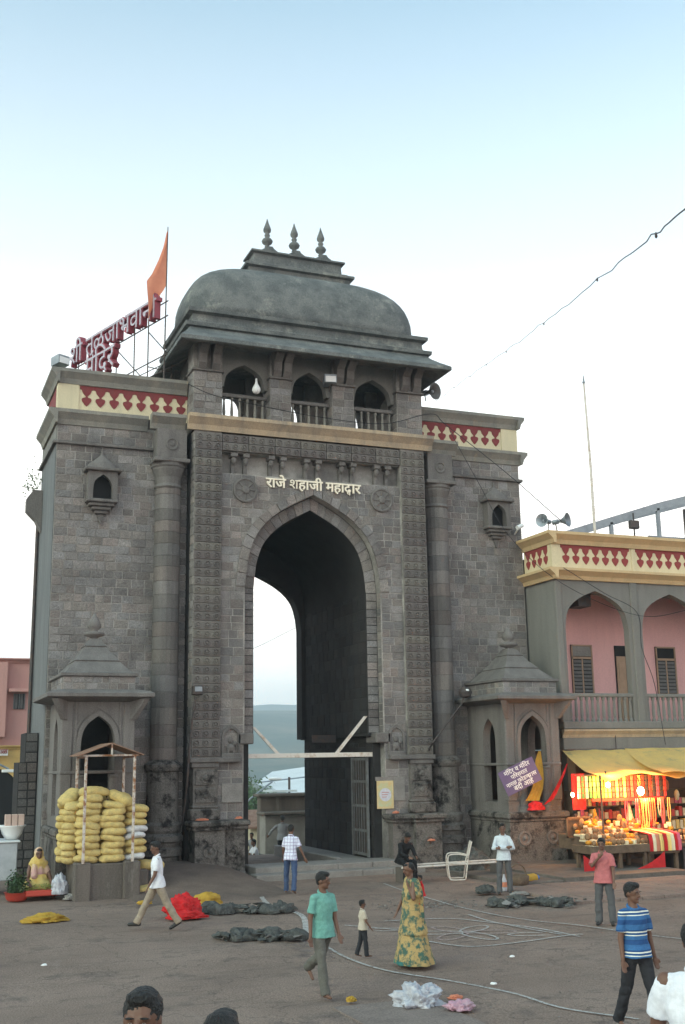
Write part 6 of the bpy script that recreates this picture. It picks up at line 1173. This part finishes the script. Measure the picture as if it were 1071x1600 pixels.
# cloths on the right shrine
mb = MB(); n = 9
for i, (x, y, z, w_) in enumerate(((6.74, -1.80, 3.45, .05), (6.66, -1.85, 3.2, .12), (6.62, -1.88, 2.9, .16), (6.60, -1.90, 2.6, .17), (6.50, -1.92, 2.3, .20), (6.35, -1.93, 2.05, .22), (6.30, -1.94, 1.96, .24))):
    for k in range(n): t = k / (n - 1) * 2 - 1; mb.v.append((x + w_ * t, y + .035 * sin(t * 9 + i * .4), z))
mb.f = [(i * n + k, i * n + k + 1, (i + 1) * n + k + 1, (i + 1) * n + k) for i in range(6) for k in range(n - 1)]; o = mb.build('hanging_cloth', M['yellowcloth'], smooth=True, fixn=False, label='yellow cloth hanging from the arch of the right shrine', cat='cloth')
mb = MB()
for i, (x, y, z, w_) in enumerate(((7.62, -1.95, 3.05, .03), (7.45, -1.98, 2.75, .07), (7.22, -2.0, 2.40, .10), (7.0, -2.02, 2.1, .13), (6.80, -2.04, 1.90, .18), (6.6, -2.05, 1.80, .22))):
    for k in range(n): t = k / (n - 1) * 2 - 1; mb.v.append((x + w_ * t, y + .03 * sin(t * 9 + i * .5), z + w_ * .5 * t))
mb.f = [(i * n + k, i * n + k + 1, (i + 1) * n + k + 1, (i + 1) * n + k) for i in range(5) for k in range(n - 1)]; mb.build('hanging_cloth', M['redcloth'], smooth=True, fixn=False, label='red cloth strung from the stall awning to the ledge of the right shrine', cat='cloth')
crumple('cloth_bundle', 'red cloth gathered on the ledge of the right shrine', 'cloth', 6.42, -1.95, 1.72, .26, .12, .20, M['redcloth'], 41, .35)
# flowers and offerings on ledges
for k, (x, y, z) in enumerate(((-3.72, -.5, 1.66), (-2.55, -.25, 1.66), (2.45, -.30, 1.66), (3.47, -.62, .82))): crumple('flower_offering', ('orange flowers on the left outer pedestal', 'orange flowers on the left inner pedestal', 'orange flowers on the right inner pedestal', 'orange flowers stuck on the boss of the right pedestal')[k], 'flowers', x, y, z, .11 if k else .18, .08, .05, M['saffron'], 50 + k, .5, sub=3)
# ================================================================ the lit stall
M['bulb_warm'] = mat('lit_bulb', (1, .85, .6), .4, emit=(1, .55, .18, 30)); M['bulb_white'] = mat('lit_lamp', (1, .9, .75), .4, emit=(1, .72, .42, 26))
M['coco'] = mat('husked_coconut', (.20, .11, .06), .9, (.30, .19, .10), 20); M['orange_garland'] = mat('marigold', (.70, .22, .03), .9, (.60, .35, .04), 25, bump=.8, bscale=60); M['pink_pack'] = mat('pink_packet', (.60, .10, .16), .5); M['gold'] = mat('gold_packet', (.75, .52, .16), .45); M['green_pack'] = mat('green_packet', (.05, .20, .06), .5); M['lime_pack'] = mat('lime_packet', (.55, .62, .08), .5); M['red_pack'] = mat('red_packet', (.55, .05, .03), .5); M['cream_pack'] = mat('cream_packet', (.70, .60, .40), .5)
tb = thing('stall_table', 'low wooden stall table with sloping display covered in coconuts', 'table', (7, -4.2, 0))
MB().bbox(6.35, 8.25, -5.0, -4.0, .64, .74, .02).build('table_top', M['wood'], tb); MB().bbox(6.32, 8.25, -5.04, -5.0, .58, .80, .01).build('front_board', M['wood'], tb); MB().bbox(6.30, 6.35, -5.0, -4.0, .58, .80, .01).build('side_board', M['wood'], tb)
for x in (6.45, 7.3, 8.15):
    for y in (-4.9, -4.1): MB().box(x - .05, x + .05, y - .05, y + .05, -.05, .64).build('leg', M['wood'], tb)
for k in range(3): MB().bbox(6.38 + k * .1, 8.25, -4.95 + k * .42, -4.55 + k * .42, .74 + k * .13, .80 + k * .13, .01).build('display_step', M['cream_pack'], tb)
GC = 'coconuts and offerings in rows on the stall table'
cm = MB(); cm.ell((0, 0, .075), (.075, .075, .085), 10, 7); c0_ = cm.build('coconut', M['coco'], smooth=True, label='round husked coconut in the rows on the lit stall table', cat='coconut', group=GC); gm = MB(); gm.ell((0, 0, .05), (.085, .085, .055), 10, 6); g0 = gm.build('marigold_ball', M['orange_garland'], smooth=True, label='orange marigold bunch among the coconuts on the lit stall table', cat='flowers', group='marigold bunches on the stall table'); p0 = MB().bbox(-.07, .07, -.05, .05, 0, .12, .01).build('offering_packet', M['cream_pack'], label='cream offering packet among the coconuts on the lit stall table', cat='packet', group='offering packets on the stall table')
first = {'c': c0_, 'g': g0, 'p': p0}; usedf = set()
for r_ in range(6):
    for k in range(13):
        w_ = RND.choice('ccgpg' if r_ % 2 else 'cgcp'); o = first[w_]
        if w_ in usedf: o = o.copy(); COL.objects.link(o)
        usedf.add(w_); o.location = (6.46 + (r_ // 2) * .1 + k * .137 + RND.uniform(-.02, .02), -4.88 + r_ * .21 + RND.uniform(-.02, .02), .80 + (r_ // 2) * .13 + (.02 if r_ % 2 else 0)); o.rotation_euler.z = RND.uniform(0, 3); s_ = RND.uniform(.85, 1.2); o.scale = (s_, s_, s_)
ck = thing('cloth_counter', 'counter draped with red, orange and cream striped cloth', 'counter', (8.9, -4.2, 0))
cols = ['redcloth', 'cream_pack', 'saffron', 'gold', 'redcloth', 'gold', 'cream_pack', 'redcloth', 'pink_pack']
for k, c_ in enumerate(cols):
    x = 8.27 + k * .125; mb = MB(); vs = []
    for j, (y, z) in enumerate(((-3.2, 1.16), (-4.6, 1.10), (-4.95, 1.05), (-5.0, .85), (-5.0, .58))):
        for i_ in range(4): vs.append((x + i_ * .042, y + .015 * sin(i_ * 2 + k), z))
    mb.add(vs, [(j * 4 + i_, j * 4 + i_ + 1, j * 4 + 5 + i_, j * 4 + 4 + i_) for j in range(4) for i_ in range(3)]); mb.build('cloth_stripe', M[c_], ck, smooth=True, fixn=False)
MB().box(8.28, 9.38, -4.9, -3.2, .5, 1.03).build('counter_box', M['wood'], ck)
for x in (8.35, 9.3): MB().box(x - .05, x + .05, -4.85, -4.75, -.05, .5).build('leg', M['wood'], ck)
st2 = thing('second_stall_table', 'dim goods table at the right edge beyond the striped counter', 'table', (11, -4, 0)); MB().bbox(9.45, 13, -4.6, -3.0, .62, .74, .02).build('table_top', M['wood'], st2); MB().box(9.8, 13, -4.5, -3.1, -.05, .6).build('base', M['iron'], st2)
for k in range(60):
    w_ = RND.choice('cgp'); o = first[w_].copy(); COL.objects.link(o); o.location = (9.55 + RND.uniform(0, 2.2), -4.5 + RND.uniform(0, 1.3), .74 + RND.uniform(0, .25)); o['label'] = {'c': 'coconut on the dim goods table at the right edge', 'g': 'marigold bunch on the dim goods table at the right edge', 'p': 'offering packet on the dim goods table at the right edge'}[w_]; o['group'] = {'c': 'coconuts on the dim table', 'g': 'marigold bunches on the dim table', 'p': 'packets on the dim table'}[w_]
# hanging strips of packets
hr = thing('hanging_rail', 'red rail under the stall awning from which packet strips hang', 'rail', (8.6, -3.3, 2.6)); MB().tube([(7.0, -3.3, 2.72), (10.4, -3.3, 2.66)], .02, 6).build('rail', M['iron'], hr); MB().box(7.55, 10.2, -3.33, -3.30, 1.93, 2.02).build('red_fringe', M['red_pack'], hr)
sc_cols = ['cream_pack', 'green_pack', 'cream_pack', 'green_pack', 'lime_pack', 'green_pack', 'lime_pack', 'gold', 'gold', 'red_pack', 'gold', 'red_pack', 'gold', 'red_pack', 'saffron', 'red_pack', 'gold', 'red_pack', 'iron', 'red_pack', 'iron', 'pink_pack', 'iron', 'red_pack']
nmcol = {'cream_pack': 'cream', 'green_pack': 'dark green', 'lime_pack': 'lime yellow', 'gold': 'gold', 'red_pack': 'red', 'saffron': 'orange', 'iron': 'black', 'pink_pack': 'pink'}; seen = {}
for k, c_ in enumerate(sc_cols):
    x = 7.10 + k * .135; o = thing('packet_strip', '%s strip of small packets, number %d from the left under the awning' % (nmcol[c_], k + 1), 'packet strip', (x, -3.32, 2.7), 'strips of packets hanging under the awning')
    for j in range(4): MB().bbox(x - .05, x + .05, -3.345, -3.325, 2.03 + j * .165, 2.185 + j * .165, .006).build('packet', M[c_], o)
ORD = ['leftmost', 'second', 'third', 'fourth', 'fifth', 'sixth', 'seventh', 'eighth', 'ninth', 'tenth', 'eleventh', 'twelfth', 'thirteenth', 'fourteenth', 'fifteenth', 'sixteenth']
for ob in bpy.data.objects:
    if ob.name.startswith('packet_strip'):
        lab = ob['label']; num = int(lab.split('number ')[1].split(' ')[0]); ob['label'] = '%s strip of small packets, %s along the awning rail' % (lab.split(' strip')[0], (['leftmost', '2nd', '3rd'] + ['%dth' % i for i in range(4, 21)] + ['21st', '22nd', '23rd', 'rightmost'])[num - 1])
for k in range(16):
    x = 8.75 + k * .095 + RND.uniform(-.02, .02); y = -3.5 + RND.uniform(-.25, .25); L_ = RND.uniform(.5, .95); c_ = RND.choice(['redcloth', 'pink_pack', 'orange_garland', 'cream_pack', 'gold']); mb = MB(); mb.tube(catmull([(x - .03, y, 2.0), (x - .045, y, 2.0 - L_ * .6), (x, y, 2.0 - L_), (x + .045, y, 2.0 - L_ * .6), (x + .03, y, 2.0)], 4), .016, 6)
    mb.build('bead_garland', M[c_], smooth=True, label='%s garland loop hanging above the striped counter, %s from the left' % ({'redcloth': 'red', 'pink_pack': 'pink', 'orange_garland': 'orange', 'cream_pack': 'cream', 'gold': 'gold'}[c_], ORD[k]) if k else 'first garland loop from the left above the striped counter', cat='garland', group='garland loops above the striped counter')
# shelves and goods behind
sh = thing('goods_shelf', 'dark shelf of coloured boxes at the back of the lit stall', 'shelf', (8.8, -1.6, 0))
for x in (7.9, 8.75, 9.6, 10.4, 11.3, 12.2): MB().box(x - .03, x + .03, -1.8, -1.3, .1, 2.2).build('upright', M['wood'], sh)
for z in (.9, 1.3, 1.7, 2.15): MB().box(7.9, 12.2, -1.8, -1.3, z, z + .03).build('shelf_board', M['wood'], sh)
for k in range(84):
    x = 7.98 + (k % 28) * .15; z = (.93, 1.33, 1.73)[k // 28]; c_ = RND.choice(['red_pack', 'gold', 'green_pack', 'cream_pack', 'saffron', 'pink_pack', 'red_pack']); b_ = MB().bbox(x, x + .12, -1.78, -1.55, z, z + RND.uniform(.16, .32), .006).build('goods_box', M[c_], group='boxes on the stall shelf'); b_['label'] = '%s box on the %s shelf of the lit stall' % (nmcol[c_], ('lowest', 'middle', 'upper')[k // 28]); b_['category'] = 'box'
for k, (x, y, z, l) in enumerate(((8.1, -2.6, .95, 'orange heaped cone of marigolds at the centre of the stall'), (9.15, -2.9, 1.1, 'pale cone of sweets beside the striped counter'))): MB().lathe([(.16, z), (.17, z + .1), (.10, z + .35), (.05, z + .6), (.01, z + .75)], (x, y, 0), 12).build('goods_cone', M['orange_garland' if k == 0 else 'cream_pack'], smooth=True, label=l, cat='goods')
MB().box(7.15, 7.6, -2.9, -2.86, 1.7, 2.75).build('red_backcloth', M['redcloth'], label='red cloth screen between the shrine and the stall keeper', cat='cloth'); cbx = thing('display_case', 'small wooden framed display case left of the stall keeper', 'case', (6.6, -3, .9))
for a, b, c, d in ((6.75, 6.80, .9, 1.5), (7.6, 7.65, .9, 1.5), (6.75, 7.65, 1.46, 1.5), (6.75, 7.65, .9, .95)): MB().box(a, b, -3.1, -3.05, c, d).build('frame_bar', M['saffron'] if 0 else M['wood'], cbx)
MB().box(6.8, 7.6, -3.0, -2.98, .92, 1.48).build('back', M['wood'], cbx)
# lamps: one bare bulb, one shaded lamp, both lit
def lampobj(label, x, y, z, m, watts, r, col):
    o = thing('lit_bulb', label, 'lamp', (x, y, z)); MB().ell((x, y, z), (r, r, r * 1.2), 14, 10).build('glass', M[m], o, smooth=True); MB().tube([(x, y, z + r), (x, y, z + .12), (x, y + .1, z + .4)], .02, 6).build('cord', M['wire'], o)
    ld = bpy.data.lights.new('bulb_light', 'POINT'); ld.energy = watts; ld.color = col; ld.shadow_soft_size = r; l = bpy.data.objects.new('bulb_light', ld); COL.objects.link(l); l.location = (x, y - r - .06, z - .0); l.parent = o; l.location = l.location - Vector(o.location)
lampobj('bare glowing yellow bulb among the packet strips of the stall', 7.95, -3.6, 2.42, 'bulb_warm', 135, .07, (1, .46, .11)); lampobj('glowing white lamp above the striped counter', 9.0, -3.75, 2.22, 'bulb_white', 165, .105, (1, .42, .12))
o = thing('small_bulb', 'small warm bulb near the left post of the stall', 'lamp', (6.95, -3.1, 2.1)); MB().ell((6.95, -3.2, 2.15), (.05, .05, .07)).build('glass', M['bulb_warm'], o, smooth=True)
ld = bpy.data.lights.new('bulb_light', 'POINT'); ld.energy = 60; ld.color = (1, .42, .14); ld.shadow_soft_size = .05; l = bpy.data.objects.new('bulb_light', ld); COL.objects.link(l); l.parent = o; l.location = (0, -.22, .0)
# awnings
def awning(label, xa, xb, ya, yb, za, zb, seed, xs=0):
    mb = MB(); n, k = 26, 14
    for j in range(k + 1):
        t = j / k
        for i in range(n + 1):
            s_ = i / n; x = xa + (xb - xa) * s_ + xs * t * (1 - s_); y = ya + (yb - ya) * t; z = za + (zb - za) * t - .16 * sin(pi * t) - .07 * sin(pi * s_ * 3 + seed) * t + .035 * noise.noise(Vector((s_ * 6 + seed, t * 3, 0))) * (1 + t) - (.05 * abs(sin(pi * s_ * 2.5 + seed)) if j == k else 0); mb.v.append((x, y, z))
    mb.f = [(j * (n + 1) + i, j * (n + 1) + i + 1, (j + 1) * (n + 1) + i + 1, (j + 1) * (n + 1) + i) for j in range(k) for i in range(n)]
    return mb.build('tarpaulin_awning', M['tarp'], smooth=True, fixn=False, label=label, cat='awning')
awning('pale yellow tarpaulin awning hung over the lit stall', 8.0, 11.0, -1.12, -4.1, 3.46, 2.70, 1.0, -.55); awning('second yellow tarpaulin awning overlapping at the right edge', 10.4, 15.0, -1.1, -4.2, 3.50, 2.74, 4.0, -.9)
for x, y, l in ((7.35, -4.1, 'thin wooden pole holding the left corner of the awning'), (10.6, -4.1, 'thin wooden pole between the two awnings')): MB().tube([(x, y, 0), (x, y, 2.72)], .03, 6).build('awning_pole', M['wood'], label=l, cat='pole')
mb = MB()
for i in range(12):
    for k in range(4): t = i / 11; mb.v.append((5.9 + t * 2.7, -5.2 + .1 * sin(t * 6), .10 + (1 - k / 3) * (.50 * abs(2 * t - 1) ** 1.6)))
mb.f = [(i * 4 + k, i * 4 + k + 1, i * 4 + 5 + k, i * 4 + 4 + k) for i in range(11) for k in range(3)]; mb.build('red_sheet', M['redcloth'], smooth=True, fixn=False, label='red cloth slung under the front of the stall table', cat='cloth')
crumple('plastic_bag', 'pinkish white bag lying under the stall table', 'bag', 7.1, -4.4, .14, .34, .2, .2, mat('lilac_plastic', (.60, .35, .50), .4), 61, .2)

# crowded small goods around the keeper, packed under the lamps
R5 = random.Random(11); GN = {'c': 'coconut', 'g': 'marigold bunch', 'p': 'offering packet'}
for k in range(110):
    w_ = R5.choice('cggp'); o = first[w_].copy(); COL.objects.link(o); o.location = (7.0 + R5.uniform(0, 2.9), R5.uniform(-3.9, -2.6), .98 + R5.uniform(0, .30)); s_ = R5.uniform(.7, 1.2); o.scale = (s_, s_, s_ * R5.uniform(.8, 1.6)); o['label'] = GN[w_] + ' in the crowded heap of goods behind the front rows of the lit stall'; o['group'] = {'c': 'coconuts', 'g': 'marigold bunches', 'p': 'offering packets'}[w_] + ' in the heap behind the front rows'
MB().bbox(7.0, 10.0, -3.95, -2.2, .55, .98, .02).build('goods_platform', M['wood'], tb)
for k in range(12):
    x = 8.0 + k * .30; y = -2.3 + R5.uniform(-.2, .2); c_ = R5.choice(['gold', 'red_pack', 'saffron', 'pink_pack', 'orange_garland', 'cream_pack']); L_ = R5.uniform(.18, .38)
    o = MB().lathe([(.015, 0), (.07, -.06), (.085, -L_ * .5), (.06, -L_), (.01, -L_ - .04)], (x, y, 2.15 + R5.uniform(0, .4)), 8).build('hanging_bunch', M[c_], smooth=True, label='%s hanging bunch at the back of the stall, %s from the left' % ({'orange_garland': 'marigold'}.get(c_, nmcol.get(c_, c_)), ORD[k]) if k else 'hanging bunch nearest the shrine at the back of the stall', cat='goods'); o['group'] = 'bunches hanging at the back of the stall'
# ================================================================ evening haze over the valley
mh = bpy.data.materials.new('evening_haze'); mh.use_nodes = True; hn = mh.node_tree; hn.nodes.clear(); ho = hn.nodes.new('ShaderNodeOutputMaterial'); hv = hn.nodes.new('ShaderNodeVolumePrincipled')
hv.inputs['Color'].default_value = (.78, .91, 1.0, 1); hv.inputs['Density'].default_value = .00042; hv.inputs['Anisotropy'].default_value = .2; hn.links.new(hv.outputs[0], ho.inputs['Volume'])
MB().box(-6900, 6900, -320, 4300, -90, 260).build('haze', mh, kind='stuff')
flush_stones()
bpy.data.scenes.remove(_tmp)
